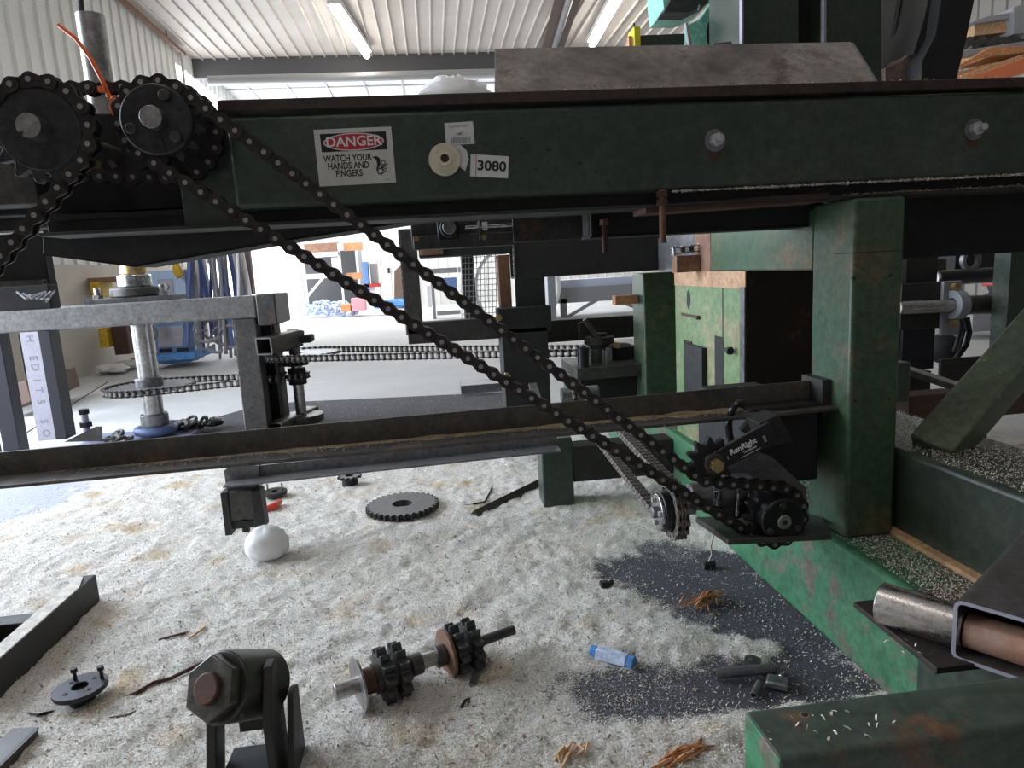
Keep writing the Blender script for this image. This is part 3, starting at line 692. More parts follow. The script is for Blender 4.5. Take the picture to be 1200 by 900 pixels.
# double sprocket on the cross shaft and its two long strands going back to the far gearbox
dq = at(790, 598, Y=1.5); DX = dq.x; PD = .025
lmd = link_meshes(PD, .013, 'chain_dusty', 'chain_dusty', 'chain_dusty', rows=2)
cN = (1.5, dq.z); rN = PD/(2*sin(pi/15)); qf = at(672, 462, X=DX); cF = (qf.y, qf.z)
dd = thing('double_sprocket', (DX, 1.5, dq.z), 'double row sprocket with a polished collar hanging at the low end of the slack chain', 'sprocket')
b = MB()
for s_ in (-1, 1): sprocket(b, 15, PD, (DX+s_*.0075, 1.5, dq.z), YA, ZA, .007, .012)
b.build('toothed_disc', 'sprocket', dd)
MB().cyl((DX-.012, 1.5, dq.z), (DX-.034, 1.5, dq.z), .048, n=36).build('hub', 'black_gloss', dd, bevel=.003)
MB().cyl((DX-.034, 1.5, dq.z), (DX-.042, 1.5, dq.z), .043, n=36).build('collar', 'bright_steel', dd, 'polished steel collar', bevel=.002)
MB().cyl((DX-.055, 1.5, dq.z), (DX+.05, 1.5, dq.z), .014, n=20).build('shaft', 'steel', dd, bevel=.002)
for a in (50, 170, 290):
    q = V((DX-.042, 1.5+cos(radians(a))*.03, dq.z+sin(radians(a))*.03)); MB().cyl(q, q-XA*.006, .007, n=6).build('cap_screw', 'zinc', dd)
path = loop_path([(cN[0], cN[1], rN, 1), (cF[0], cF[1], rN*.95, 1)])
chain('double_roller_chain', path, (DX, 0, 0), YA, ZA, lmd, PD, 'dusty double row roller chain sloping away behind the long rail', keep=lambda p: p.y < 2.45)
fs_ = thing('double_sprocket', (DX, cF[0], cF[1]), 'far double row sprocket under the gearbox behind the rail', 'sprocket')
b = MB()
for s_ in (-1, 1): sprocket(b, 15, PD, (DX+s_*.0075, cF[0], cF[1]), YA, ZA, .007, .012)
b.build('toothed_disc', 'chain_dusty', fs_)
MB().cyl((DX-.05, cF[0], cF[1]), (DX+.1, cF[0], cF[1]), .03, n=20).build('shaft', 'steel', fs_)

# ------------------------------------------------------------ green base frame
bf = thing('base_beam', (1.04, 2.5, 0), 'long green floor beam with scuffed paint running back from the lower right', 'floor beam')
BX, BZ = .95, .283
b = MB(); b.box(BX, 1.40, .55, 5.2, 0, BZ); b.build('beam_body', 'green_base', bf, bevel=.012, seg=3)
q0 = at(1045, 626, Z=BZ)
ub = thing('base_beam', (1.25, 2.4, BZ), 'dark green upper beam lying on the floor beam right of the post', 'floor beam')
MB().box(1.125, 1.40, .95, 4.4, BZ, .50).build('beam_body', 'green', ub, bevel=.012, seg=3)
MB().box(1.10, 1.125, 1.0, 1.56, BZ, BZ+.012).build('wood_strip', 'wood_pale', ub, 'sawdusty wooden strip')
# main post
po = thing('machine_post', (1.03, 1.6, BZ), 'square green steel post standing right of the drive gearbox, lit on its left side', 'machine post')
CY = at(990, 632, Z=BZ).y; PX0 = at(990, 632, Z=BZ).x; PX1 = at(1047, 627, Z=BZ).x
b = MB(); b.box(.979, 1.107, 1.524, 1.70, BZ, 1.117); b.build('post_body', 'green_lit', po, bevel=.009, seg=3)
b = MB()
for px, py in ((1001, 326), (1043, 323), (1002, 470), (1042, 467)): q = at(px, py, Y=1.524); b.cyl(q-YA*.0006, q+YA*.01, .0036, n=10)
b.build('bolt_hole', 'black', po)
b = MB(); b.box(.9786, 1.1074, 1.5235, 1.60, .99, .9925); b.build('weld_seam', 'dark', po)
b = MB(); zb = at(820, 318, X=.979).z
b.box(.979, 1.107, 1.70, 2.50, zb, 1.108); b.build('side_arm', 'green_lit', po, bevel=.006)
MB().box(.985, 1.10, 2.50, 2.95, zb+.002, 1.095).build('arm_end', 'mill_light', po, 'bare grey steel end of the arm')
MB().box(.9775, .98, 2.36, 2.50, zb, 1.09).build('rusty_band', 'rust', po)
MB().box(1.110, 2.3, 1.72, 1.95, at(1100, 301, Y=1.72).z, 1.149).build('rear_channel', 'black', beam, bevel=.004)
q0 = at(755, 251, Y=1.56); q1 = at(965, 235, Y=1.56); 
mt = thing('mounting_strap', (q0.x, 1.6, q0.z), 'rusty red flat strap clamped under the green beam by a long bolt', 'strap')
MB().bar((q0.x, 1.60, q0.z+.01), (q1.x+.01, 1.60, q1.z+.008), .1, .019).build('flat_strap', 'rust_dark', mt, bevel=.002)
MB().box(q0.x-.004, q0.x+.012, 1.555, 1.65, q0.z+.015, ZB-.034).build('stop_plate', 'dark', mt)
def stud(px, y0, y1, Y, r, m='rust'):
    a = at(px, y0, Y=Y); c = at(px, y1, Y=Y); b = MB().mat(m); b.cyl((a.x, Y, a.z), (a.x, Y, c.z), r, n=14)
    k = 0; z = c.z
    while z < a.z-.01: b.ring((a.x, Y, z), (a.x, Y, z+.0015), r*1.12, r*.9, 14); z += .004
    return b, a, c
b, a, c = stud(776, 222, 285, 1.545, .0075); b.mat('rust_dark'); b.hexn((a.x, 1.545, a.z-.018), (a.x, 1.545, a.z-.004), .014); b.hexn((a.x, 1.545, a.z-.036), (a.x, 1.545, a.z-.022), .014)
b.build('stud_bolt', None, mt)
b, a, c = stud(708, 262, 296, 1.7, .007, 'rust_dark'); b.mat('rust'); b.hexn((a.x, 1.7, a.z-.004), (a.x, 1.7, a.z+.01), .012)
b.build('hanging_bolt', None, None, 'short rusty bolt hanging under the black channel left of the red strap', 'bolt')
q0 = at(690, 246, Y=1.72); q1 = at(795, 272, Y=1.72)
uc = thing('under_channel', (q0.x, 1.72, q1.z), 'black channel hung beneath the green beam above the far crossbeam', 'channel')
b = MB(); b.box(q0.x, q0.x+.006, 1.70, 1.80, q1.z, ZB-.004); b.box(q0.x, 1.02, 1.72, 1.73, q1.z, ZB-.004); b.box(q0.x, 1.02, 1.72, 1.82, q1.z-.004, q1.z+.004)
b.build('channel_body', 'black', uc, bevel=.001)
# far post and cross beam
cp = thing('machine_post', (1.04, 3.1, BZ), 'square green post further back, left of the rust-topped cabinet', 'machine post')
X0 = at(757, 470, Y=3.06).x; X1 = at(795, 470, Y=3.06).x
MB().box(X0, X1, 3.06, 3.24, BZ, .945).build('post_body', 'green_lit', cp, bevel=.008, seg=3)
q0 = at(601, 281, Y=2.96); q1 = at(601, 327, Y=2.96)
cb = thing('cross_beam', (q0.x, 2.96, q1.z), 'black square cross beam joining the arm from the left under the machine', 'beam')
MB().hollow((q0.x, 3.04, (q0.z+q1.z)/2), (1.0, 3.04, (q0.z+q1.z)/2+.002), .16, q0.z-q1.z, .008, rad=.012).build('beam_body', 'black', cb)
b = MB(); b.box(q0.x-.004, q0.x+.004, 2.955, 2.965, q1.z, q0.z); b.build('cut_edge', 'bright_steel', cb, 'bright cut edge')
# short chain stub lying on the arm end
q = at(793, 291, Y=2.40)
pts = [at(x, y, Y=2.42) for x, y in ((791, 293), (799, 291), (807, 289.5), (815, 288))]
stp = MB(); q = at(793, 300, Y=2.45); r_ = at(820, 318, Y=2.45); stp.box(q.x, r_.x, 2.45, 2.50, r_.z, q.z); stp.build('chain_rest', 'rust', None, 'scabby rusty block at the corner of the arm with chain above', 'block')
lms = link_meshes(.028, .026, 'chain_dusty', 'chain_plate', 'bright_steel')
ca, cb_ = at(790, 292, Y=2.47), at(820, 288, Y=2.47)
chain('chain_offcut', [(0, 0), ((cb_-ca).length, 0)], (ca.x, 2.47, r_.z+(q.z-r_.z)+.018), (cb_-ca), YA, lms, .028, 'short offcut of greasy roller chain lying on the rusty block under the strap', closed=False)
# cabinet with rusty top
X = .98; ya = at(873, 480, X=X).y; yb = at(793, 480, X=X).y; zt_ = at(835, 318, X=X).z
cab = thing('machine_cabinet', (1.2, (ya+yb)/2, BZ), 'pale green steel box column with a rusty top edge and dark slots', 'cabinet')
MB().box(X, 1.40, ya+.002, yb, BZ, zt_).build('side_panel', 'green_rusty', cab, bevel=.003)
MB().box(X+.006, 1.40, ya-.004, ya+.002, BZ, zt_).build('front_panel', 'rust_black' if 'rust_black' in MATS else 'dark', cab)
MB().box(X-.0015, X+.002, ya-.003, yb, zt_-.055, zt_+.0).build('rust_band', 'rust_pale' if 'rust_pale' in MATS else 'rust', cab)
MB().box(X-.004, X, ya-.003, ya+.03, BZ, zt_-.05).build('corner_edge', 'mill_light', cab)
s0 = at(847, 335, X=X); MB().box(X-.0012, X+.001, s0.y-.003, s0.y+.003, BZ, zt_-.05).build('seam', 'black', cab)
def sidebox(name, x0, y0, x1, y1, out, m, **k):
    a = at(x0, y0, X=X); c = at(x1, y1, X=X); return MB().box(X-out, X+.001, c.y, a.y, c.z, a.z).build(name, m, cab, **k)
sidebox('hinge_box', 802, 398, 812, 470, .004, 'black'); sidebox('hinge_box', 808, 402, 829, 470, .02, 'black'); sidebox('slot', 838, 393, 848, 470, .002, 'black')
q = at(855, 411, X=X-.02); MB().cyl(q-YA*.0, q+YA*.05, .006, n=10).build('latch_rod', 'dark', cab); b = MB(); b.hexn(q-YA*.008, q+YA*.006, .014); b.build('latch_knob', 'dark', cab)
q = at(807, 351, X=X); b = MB(); b.prism([q+V((0, cos(2*pi*k/20)*.018, sin(2*pi*k/20)*.036)) for k in range(20)], (-.0015, 0, 0)); b.build('oval_hole', 'black', cab)
q = at(800, 368, X=X); r_ = at(820, 372, X=X); b = MB(); b.bar(q-XA*.004, r_-XA*.004, .006, .01); b.cyl(r_, r_-XA*.014, .008, n=10); b.build('door_handle', 'rust_dark', cab)

# ------------------------------------------------------------ long rail
ra, rb = at(0, 530, Y=1.66), at(960, 445, Y=1.66); rd = (rb-ra).normalized()
ra2 = ra-rd*.35; rb2 = V((.979, 1.66, rb.z+(.979-rb.x)*rd.z/rd.x)); hL = ra.z-at(0, 562, Y=1.66).z; hR = rb.z-at(960, 463, Y=1.66).z
rl = thing('angle_iron_rail', ra2, 'long angle iron rail with sawdust on its ledge, running across to the green post', 'angle iron')
b = MB(); H_ = .062
b.bar(ra2+YA*.003, rb2+YA*.003, .006, H_, z='t'); b.bar(ra2-YA*.045-ZA*(H_-.006), rb2-YA*.045-ZA*(H_-.006), .095, .008, z='t')
b.build('angle_body', 'rail', rl, bevel=.0015)
MB().box(.955, .979, 1.60, 1.70, rb2.z-.085, rb2.z+.01).build('end_cleat', 'dark', rl)
# thinner bar behind
q0, q1 = at(268, 549, Y=2.55), at(652, 509, Y=2.55)
tb = thing('support_bar', q0, 'shorter steel angle bar under the long rail, from slotted bracket to green stub post', 'bar')
b = MB(); b.bar(q0, q1, .006, .052, z='t'); b.bar(q0-YA*.045-ZA*.040, q1-YA*.045-ZA*.040, .09, .007, z='t'); b.build('angle_body', 'mill_light', tb, bevel=.001)
# slotted foot bracket
fb = thing('slotted_bracket', (-.83, 2.6, 0), 'dark slotted steel foot bracket under the short bar beside the plastic ball', 'bracket')
def fpoly(name, pts, Y, th, m, label=None, bev=.001): return MB().prism([at(x, y, Y=Y) for x, y in pts], (0, th, 0)).build(name, m, fb, label, bevel=bev)
fpoly('top_plate', [(262, 552), (272, 543), (303, 546), (304, 577), (266, 577)], 2.53, .05, 'mill_light')
fpoly('slide_block', [(268, 577), (303, 574), (306, 607), (272, 610)], 2.50, .05, 'mill')
fpoly('foot_leg', [(258, 578), (266, 577), (272, 627), (264, 628)], 2.50, .06, 'dark')
fpoly('foot_leg', [(294, 576), (305, 575), (311, 618), (299, 626)], 2.48, .06, 'dark')
fpoly('foot_bar', [(266, 612), (302, 609), (303, 617), (268, 621)], 2.52, .02, 'dark')
fpoly('foot_leg', [(282, 600), (290, 600), (292, 624), (284, 624)], 2.53, .02, 'dark')
MB().prism([at(x, y, Z=.008) for x, y in ((248, 641), (283, 635), (290, 626), (255, 631))], (0, 0, -.008)).build('base_plate', 'mill_light', fb)
# green stub post and its cross piece
X0, X1 = at(637, 597, Z=0).x, at(675, 597, Z=0).x; YS = at(655, 597, Z=0).y
sp = thing('stub_post', ((X0+X1)/2, YS+.06, 0), 'short dark green post standing in sawdust under the rail', 'post')
MB().box(X0, X1, YS, YS+.13, 0, q1.z-.052).build('post_body', 'green', sp, bevel=.008, seg=3)
zc0, zc1 = at(690, 563, Y=YS+.02).z, at(690, 522, Y=YS+.02).z
MB().box(X1, BX, YS+.01, YS+.12, zc0, zc1).build('cross_piece', 'dark', sp, bevel=.006)

# ------------------------------------------------------------ take-up bearing frame under the beam
YT = 2.0
tf = thing('bearing_frame', at(540, 285, Y=YT), 'dark steel take-up frame with a blue bearing and threaded adjuster under the beam', 'bearing')
def tb_box(name, x0, y0, x1, y1, Y, dy, m, parent=tf, label=None, bev=.002):
    a = at(x0, y0, Y=Y); c = at(x1, y1, Y=Y); return MB().box(min(a.x, c.x), max(a.x, c.x), Y, Y+dy, min(a.z, c.z), max(a.z, c.z)).build(name, m, parent, label, bevel=bev)
tb_box('frame_bar', 484, 277, 603, 287, YT, .05, 'mill')
tb_box('frame_plate', 480, 250, 700, 280, YT+.06, .01, 'mill')
tb_box('frame_plate', 600, 252, 698, 279, YT-.05, .006, 'mill')
tb_box('housing', 512, 260, 537, 281, YT-.02, .05, 'purple_steel')
tb_box('housing', 537, 262, 550, 274, YT-.01, .04, 'purple_steel')
q = at(526, 268, Y=YT)
MB().cyl((q.x, YT-.05, q.z), (q.x, YT+.02, q.z), .026, n=28).build('bearing', 'purple_steel', tf, bevel=.003)
MB().cyl((q.x, YT-.062, q.z), (q.x, YT, q.z), .0185, n=24).build('shaft', 'shaft_steel', tf, bevel=.001)
q0, q1 = at(545, 266.5, Y=YT-.03), at(609, 263.5, Y=YT-.03)
b = MB(); b.cyl(q0, q1, .0042, n=10); b.hexn(q1-XA*.004, q1+XA*.008, .009); b.build('threaded_rod', 'bright_steel', tf)
tb_box('guide_plate', 561, 258, 564, 281, YT-.06, .09, 'mill'); 
q = at(568, 265, Y=YT-.03); b = MB(); b.hexn(q-XA*.007, q+XA*.007, .013); b.build('lock_nut', 'zinc', tf)
for px, py in ((488, 280), (567, 278)):
    q = at(px, py, Y=YT-.002); b = MB().mat('brass'); b.hexn(q, q-YA*.012, .0085); b.build('bolt', None, tf, 'brass coloured bolt')

# dark stand further back: two posts, rails, black plates
YP = 3.3
st = thing('steel_stand', at(540, 400, Y=YP), 'dark rust-streaked steel stand behind the chains in the middle of the view', 'stand')
def stb(name, x0, y0, x1, y1, Y, dy, m, label=None, bev=.003): return tb_box(name, x0, y0, x1, y1, Y, dy, m, st, label, bev)
a = at(477, 268, Y=YP); c = at(485, 392, Y=YP); wd = .07
MB().box(c.x-.03, c.x+.045, YP, YP+.1, c.z, a.z).build('post', 'mill', st, bevel=.004)
MB().box(c.x-.036, c.x-.03, YP, YP+.1, c.z, a.z).build('post_lit_edge', 'bright_steel', st)  # bright strip paints in the daylight on the post's left edge
stb('lower_rail', 477, 379, 596, 396, YP, .09, 'dark'); stb('lower_rail', 596, 379, 756, 394, YP+.15, .09, 'dark')
stb('upper_plate', 490, 286, 600, 296, YP, .3, 'black'); stb('wooden_packer', 492, 291, 520, 298, YP-.02, .1, 'rust')
stb('post', 583, 299, 601, 372, YP, .09, 'rust_streak' if 'rust_streak' in MATS else 'rust')
stb('post', 540, 300, 560, 382, YP+.3, .08, 'dark')
stb('black_plate', 603, 326, 640, 364, YP-.05, .01, 'black'); stb('black_plate', 583, 362, 647, 388, YP-.1, .12, 'black'); stb('column', 588, 386, 647, 500, YP-.1, .2, 'black')
for px, py in ((584, 372), (594, 440)):
    q = at(px, py, Y=YP-.1); b = MB().mat('brass'); b.hexn(q, q-YA*.02, .017); b.build('bolt', None, st, 'brass coloured bolt')
stb('grey_post', 641, 324, 653, 384, YP+.9, .1, 'rack_grey'); 
# far gearbox with its lever and motor
fg = thing('gearbox', at(715, 470, Y=3.3), 'black gearbox with an upright clutch, lever and motor behind the long chain', 'gearbox')
def fgb(name, x0, y0, x1, y1, Y, dy, m, label=None): return tb_box(name, x0, y0, x1, y1, Y, dy, m, fg, label, .003)
fgb('gear_case', 680, 438, 752, 468, 3.2, .25, 'black'); fgb('top_table', 676, 432, 757, 440, 3.12, .4, 'mill'); fgb('support_column', 690, 468, 745, 500, 3.25, .2, 'black')
fgb('motor', 717, 408, 748, 429, 3.3, .2, 'black')
b = MB()
for z, r in ((404, .05), (400, .075), (396, .075), (392, .04)):
    q = at(702, z, Y=3.3); b.cyl((q.x, 3.3, q.z-.012), (q.x, 3.3, q.z+.008), r, n=20)
b.build('clutch_plate', 'dark', fg, bevel=.003)
q = at(700, 432, Y=3.3); a = at(700, 408, Y=3.3); b = MB(); b.cyl((q.x, 3.3, q.z), (q.x, 3.3, a.z), .02, .045, n=20); b.build('cone', 'mill_light', fg)
b = MB()
for px in (693, 708, 714): q = at(px, 434, Y=3.2); a = at(px, 410, Y=3.2); b.cyl((q.x, 3.2, q.z), (q.x, 3.2, a.z), .007, n=8)
b.build('tie_rod', 'steel', fg)
q = at(684, 434, Y=3.15); a = at(684, 407, Y=3.15); MB().cyl((q.x, 3.15, q.z), (q.x, 3.15, a.z), .028, n=20).build('filter_can', 'black_gloss', fg, bevel=.003)
MB().bar(at(685, 374, Y=3.25), at(700, 396, Y=3.25), .03, .022).build('lever', 'mill', fg, bevel=.003)
MB().bar(at(682, 378, Y=3.3), at(682, 398, Y=3.3), .03, .03, up=(0,1,0)).build('lever_bracket', 'dark', fg)
fgb('wood_chip', 722, 402, 728, 408, 3.28, .05, 'wood_pale')
b = MB(); q = at(626, 452, Y=2.2); 
MB().bar(at(624, 450, Y=2.9), at(634, 482, Y=2.7), .035, .012).build('loose_flat_bar', 'mill_light', None, 'short bright flat bar leaning behind the two chain strands above the rail', 'flat bar')
# ------------------------------------------------------------ left bench frame with vertical shaft
YF_ = 4.4
bn = thing('bench_frame', (-2.2, YF_, 0), 'grey square tube bench frame with stamped post at the left', 'frame')
def bb(name, x0, y0, x1, y1, Y, dy, m, label=None, bev=.004, par=bn): return tb_box(name, x0, y0, x1, y1, Y, dy, m, par, label, bev)
q0 = at(-40, 377, Y=YF_); q1 = at(300, 362, Y=YF_); zc = (q0.z+q1.z)/2
MB().box(q0.x-.4, q1.x, YF_, YF_+.13, zc-.07, zc+.07).build('top_rail', 'bench', bn, bevel=.012, seg=3)
MB().box(q1.x, q1.x+.12, YF_+.0, YF_+.4, zc-.12, zc+.075).build('side_rail', 'mill', bn, bevel=.01)
def fpost(pxt, pxb, yb, w, m, m2, d=.12, ztop=None, name='post', Z0=0):
    q = at(pxb, yb, Y=YF_+.01); zt2 = (zc-.07) if ztop is None else ztop
    b = MB(); b.mat(m); b.box(q.x, q.x+w, YF_+.01, YF_+.012, Z0, zt2); b.mat(m2); b.box(q.x, q.x+w+.0, YF_+.012, YF_+.012+d, Z0, zt2)
    o = b.build(name, None, bn); return q
f0 = at(45, 517, Y=YF_)
wp = at(66, 517, Y=YF_).x-f0.x
b = MB(); b.box(f0.x, f0.x+wp, YF_, YF_+.06, f0.z, zc-.07); b.build('stamped_post', 'post_light', bn, 'pale post with letters stamped down it')
b = MB(); b.box(f0.x+wp, f0.x+wp+.06, YF_, YF_+.12, f0.z, zc-.07); b.build('post', 'purple_steel', bn)
b = MB(); fx = f0.x+wp*.5
for s, py in (('H', 396), ('E', 419), ('D', 430), ('I', 445), ('T', 457), ('S', 471), ('S', 494), ('O', 508)):
    z = at(50, py, Y=YF_).z; add_text(b, s, .062, (fx, YF_-.0015, z), ZA*-1, XA, (0,0,0), bold=-.0)
b.build('stamped_letters', 'hose_grey', bn, smooth=0)
f1 = at(2, 532, Y=YF_); 
for x0, x1, dy in ((-36, -12, .1), (2, 22, .1)):
    a = at(x0, 532, Y=YF_).x; c = at(x1, 532, Y=YF_).x
    MB().box(a, c, YF_+.02, YF_+.02+dy, 0, zc-.07).build('post', 'purple_steel', bn, bevel=.004)
a = at(288, 505, Y=YF_); c = at(314, 505, Y=YF_)
MB().box(a.x, c.x, YF_+.01, YF_+.14, 0.02, zc-.07).build('post', 'mill', bn, bevel=.006)
MB().box(a.x-.006, a.x, YF_+.01, YF_+.14, .02, zc-.07).build('post_lit_edge', 'bright_steel', bn)  # light on the left edge, put in as a bright strip
a = at(312, 480, Y=YF_+.35); c = at(338, 480, Y=YF_+.35); 
b = MB(); zt2 = at(325, 347, Y=YF_+.35).z; b.box(a.x, a.x+.03, YF_+.2, YF_+.5, .0, zt2); b.box(a.x, c.x, YF_+.35, YF_+.38, 0, zt2); b.box(c.x-.02, c.x, YF_+.2, YF_+.38, 0, zt2)
b.build('channel_post', 'dark', bn, bevel=.003)
# base plates of the frame
MB().box(at(72, 520, Y=YF_).x, at(205, 505, Y=YF_).x, YF_+.05, YF_+.5, .0, .03).build('base_plate', 'blue_steel' if 'blue_steel' in MATS else 'post_light', bn, bevel=.003)
MB().prism([at(75, 518, Y=YF_+.1), at(112, 500, Y=YF_+.1), at(119, 500, Y=YF_+.1), at(119, 517, Y=YF_+.1)], (0, .012, 0)).build('gusset', 'mill', bn)
q = at(101, 500, Y=YF_+.25); b = MB(); b.mat('post_light'); b.cyl((q.x, YF_+.25, q.z-.06), (q.x, YF_+.25, q.z+.10), .022, n=12); b.mat('purple_steel'); b.hexn((q.x, YF_+.25, q.z), (q.x, YF_+.25, q.z+.03), .04); b.hexn((q.x, YF_+.25, q.z+.085), (q.x, YF_+.25, q.z+.115), .034); b.build('jack_bolt', None, bn)
# upright shaft with bearings
YV = YF_+.28
qs = at(171, 440, Y=YV); XS = at(171, 420, Y=YV).x
us = thing('upright_shaft', (XS, YV, 0), 'thick bright steel upright shaft through the bench frame with a chain round it', 'shaft')
ztop = at(160, 318, Y=YV).z; RS = .062
MB().cyl((XS, YV, .1), (XS, YV, zc+.02), RS, n=32).build('shaft_body', 'shaft_steel', us)
MB().cyl((XS, YV, ztop-.05), (XS, YV, 1.6), .05, n=24).build('upper_shaft', 'black', us)
b = MB(); z1 = at(160, 348, Y=YV).z
b.box(XS-.26, XS+.26, YV-.14, YV+.14, zc+.07, zc+.10); b.build('bearing_plate', 'mill', us, bevel=.003)
MB().cyl((XS, YV, zc+.10), (XS, YV, zc+.16), .15, n=32).build('bearing_flange', 'mill', us, bevel=.01)
MB().cyl((XS, YV, zc+.16), (XS, YV, zc+.24), .10, n=32).build('bearing_hub', 'bright_steel', us, bevel=.01)
MB().cyl((XS, YV, zc+.24), (XS, YV, zc+.30), .078, n=32).build('collar', 'brass', us, bevel=.01)
b = MB()
for dx in (-.2, .19): b.cyl((XS+dx, YV-.08, zc+.10), (XS+dx, YV-.08, zc+.17), .018, n=10); b.hexn((XS+dx, YV-.08, zc+.10), (XS+dx, YV-.08, zc+.125), .03)
b.build('bolt', 'bright_steel', us)
zl = at(165, 455, Y=YV).z
MB().cyl((XS, YV, zl+.01), (XS, YV, zl+.07), .085, n=32).build('collar', 'mill_light', us, bevel=.006)
za = at(178, 495, Y=YV).z
MB().cyl((XS, YV, za-.02), (XS, YV, za+.06), .085, n=32).build('collar', 'mill_light', us, bevel=.006)
MB().cyl((XS, YV, 0.05), (XS, YV, za-.02), .135, n=32).build('foot_bearing', 'foot_blue', us, 'blue foot bearing', bevel=.02)
# chains lying flat round upright shafts
PH = .040
lmh = link_meshes(PH, .042, 'chain_plate', 'chain_dusty', 'pin')
zA = at(358, 414, Y=4.6).z
qA = at(354, 413, Y=4.75); cA = (qA.x, 4.75); rA = .245
qB = at(700, 403, Y=3.85); cB = (qB.x, 3.85)
ZAc = at(420, 413, Y=4.6).z
spA = thing('upright_shaft', (cA[0], cA[1], 0), 'slim upright shaft carrying a wide flat sprocket right of the bench frame', 'shaft')
sh0 = at(352, 490, Y=4.7)
MB().cyl((sh0.x, 4.75, .06), (sh0.x, 4.75, at(350, 385, Y=4.75).z), .037, n=24).build('shaft_body', 'shaft_steel', spA)
b = MB(); NA = int(round(2*pi*.245/PH)); rA = PH/(2*sin(pi/NA)); sprocket(b, NA, PH, (cA[0], cA[1], ZAc), XA, YA, .02, .03); b.build('wide_sprocket', 'mill_light', spA)
NB = 11; rB = PH/(2*sin(pi/NB)); zlow = at(355, 440, Y=4.72).z
b = MB(); sprocket(b, NB, PH, (sh0.x, 4.75, zlow), XA, YA, .03, .03); b.cyl((sh0.x, 4.75, zlow-.06), (sh0.x, 4.75, zlow+.05), .06, n=20); b.build('small_sprocket', 'black', spA)
b = MB(); sprocket(b, NB, PH, (sh0.x, 4.75, at(352, 425, Y=4.72).z), XA, YA, .04, .03); b.build('small_sprocket', 'black', spA)
b = MB(); z_ = at(352, 398, Y=4.75).z; b.box(sh0.x-.09, sh0.x+.13, 4.68, 4.82, z_-.02, z_+.03); b.box(sh0.x-.03, sh0.x+.07, 4.7, 4.8, z_+.03, z_+.06); b.build('pillow_block', 'black', spA, bevel=.01)
b = MB(); b.cyl((sh0.x, 4.75, .04), (sh0.x, 4.75, .09), .15, n=30); b.build('foot_flange', 'mill', spA, bevel=.006)
q = at(309, 406, Y=4.35); MB().hollow((q.x, 4.35, q.z), (q.x+.12, 4.72, q.z+.01), .11, .11, .01, rad=.012).build('support_tube', 'mill', spA)
q = at(322, 497, Y=4.45); MB().hollow((q.x, 4.45, .055), (q.x+.15, 4.95, .055), .1, .1, .01, rad=.012).build('foot_tube', 'mill', spA)
path = loop_path([(cA[0], cA[1], rA, 1), (cB[0], cB[1], rB*1.2, 1)])
chain('roller_chain', path, (0, 0, ZAc), XA, YA, lmh, PH, 'long flat-lying roller chain from the wide sprocket to the far gearbox')
zL = at(165, 458, Y=4.6).z
cLo = (XS, YV+.0); NLo = int(round(2*pi*.27/PH)); rLo = PH/(2*sin(pi/NLo))
path = loop_path([(cLo[0], cLo[1], rLo, 1), (sh0.x, 4.75, rB, 1)])
chain('roller_chain', path, (0, 0, zlow), XA, YA, lmh, PH, 'flat-lying roller chain looped round the thick upright shaft on the left')
b = MB(); sprocket(b, NLo, PH, (cLo[0], cLo[1], zlow), XA, YA, .02, .06); b.build('wide_sprocket', 'mill_light', us)
# coil of steel chain on the floor by the shaft
for HN, (ia_, ib_) in enumerate(((0, 8), (8, 34))):
  heap = MB(); rnd = random.Random(4)
  for i in range(ia_, ib_):
    px = 128+rnd.random()*22 if i < 8 else 195+rnd.random()*62; py = 512+rnd.random()*6 if i < 8 else 499-(px-195)*.14+rnd.random()*5
    q = at(px, py, Z=.05); q = V((q.x, q.y, .03+rnd.random()*.04)); a = rnd.random()*6.3; t = rnd.random()*1.2
    e1 = V((cos(a), sin(a), 0)); e2 = V((-sin(a)*cos(t), cos(a)*cos(t), sin(t)))
    heap.path([q+e1*(.060*cos(2*pi*k/10))+e2*(.036*sin(2*pi*k/10)) for k in range(11)], .012, n=6)
  heap.build('lifting_chain', 'mill', None, ('few big links of steel chain on the base plate left of the thick shaft', 'heap of steel lifting chain on the slab right of the thick shaft')[HN], 'chain', 'heaps of lifting chain')
# dark wet steel sheet on the floor
qs_ = [at(x, y, Z=.004) for x, y in ((196, 505), (292, 478), (345, 471), (600, 459), (640, 545), (430, 556), (330, 548), (205, 530))]
MB().prism(qs_, (0, 0, -.003)).build('floor_sheet', 'wet_plate', None, 'dark sheet of steel lying flat on the floor behind the rail', 'steel sheet')
q = at(555, 461, Z=0); MB().box(q.x-.1, q.x+.3, q.y, q.y+.25, 0, .07).build('floor_box', 'mill_light', None, 'low grey steel box on the floor at the back edge of the dark sheet', 'box')

# ------------------------------------------------------------ loose things on the sawdust
def on(px, py, z=0): return at(px, py, Z=z)
GZ = .012
# shaft with sprockets
a0, a1 = on(392, 812, .062), on(602, 738, .062); ad = (a1-a0).normalized(); aw = V((-ad.y, ad.x, 0))
LS = (a1-a0).length
lsft = thing('sprocket_shaft', (a0+a1)/2-ZA*.05, 'greasy shaft with two pairs of worn sprockets and washers lying on the sawdust', 'shaft')
T = lambda f: a0+ad*LS*f
MB().cyl(T(.02), T(1), .0125, n=20).build('shaft_body', 'mill', lsft)
MB().cyl(T(-.0), T(.12), .019, n=20).build('collar', 'shaft_steel', lsft, bevel=.002)
MB().ring(T(.115), T(.125), .064, .018, 40).build('washer', 'shaft_steel', lsft, 'bright thin washer disc')
MB().cyl(T(.125), T(.20), .03, n=24).build('hub', 'rust_dark', lsft, bevel=.002)
MB().cyl(T(.39), T(.45), .026, n=24).build('collar', 'mill', lsft, bevel=.002)
MB().cyl(T(.45), T(.53), .018, n=24).build('spacer', 'shaft_steel', lsft)
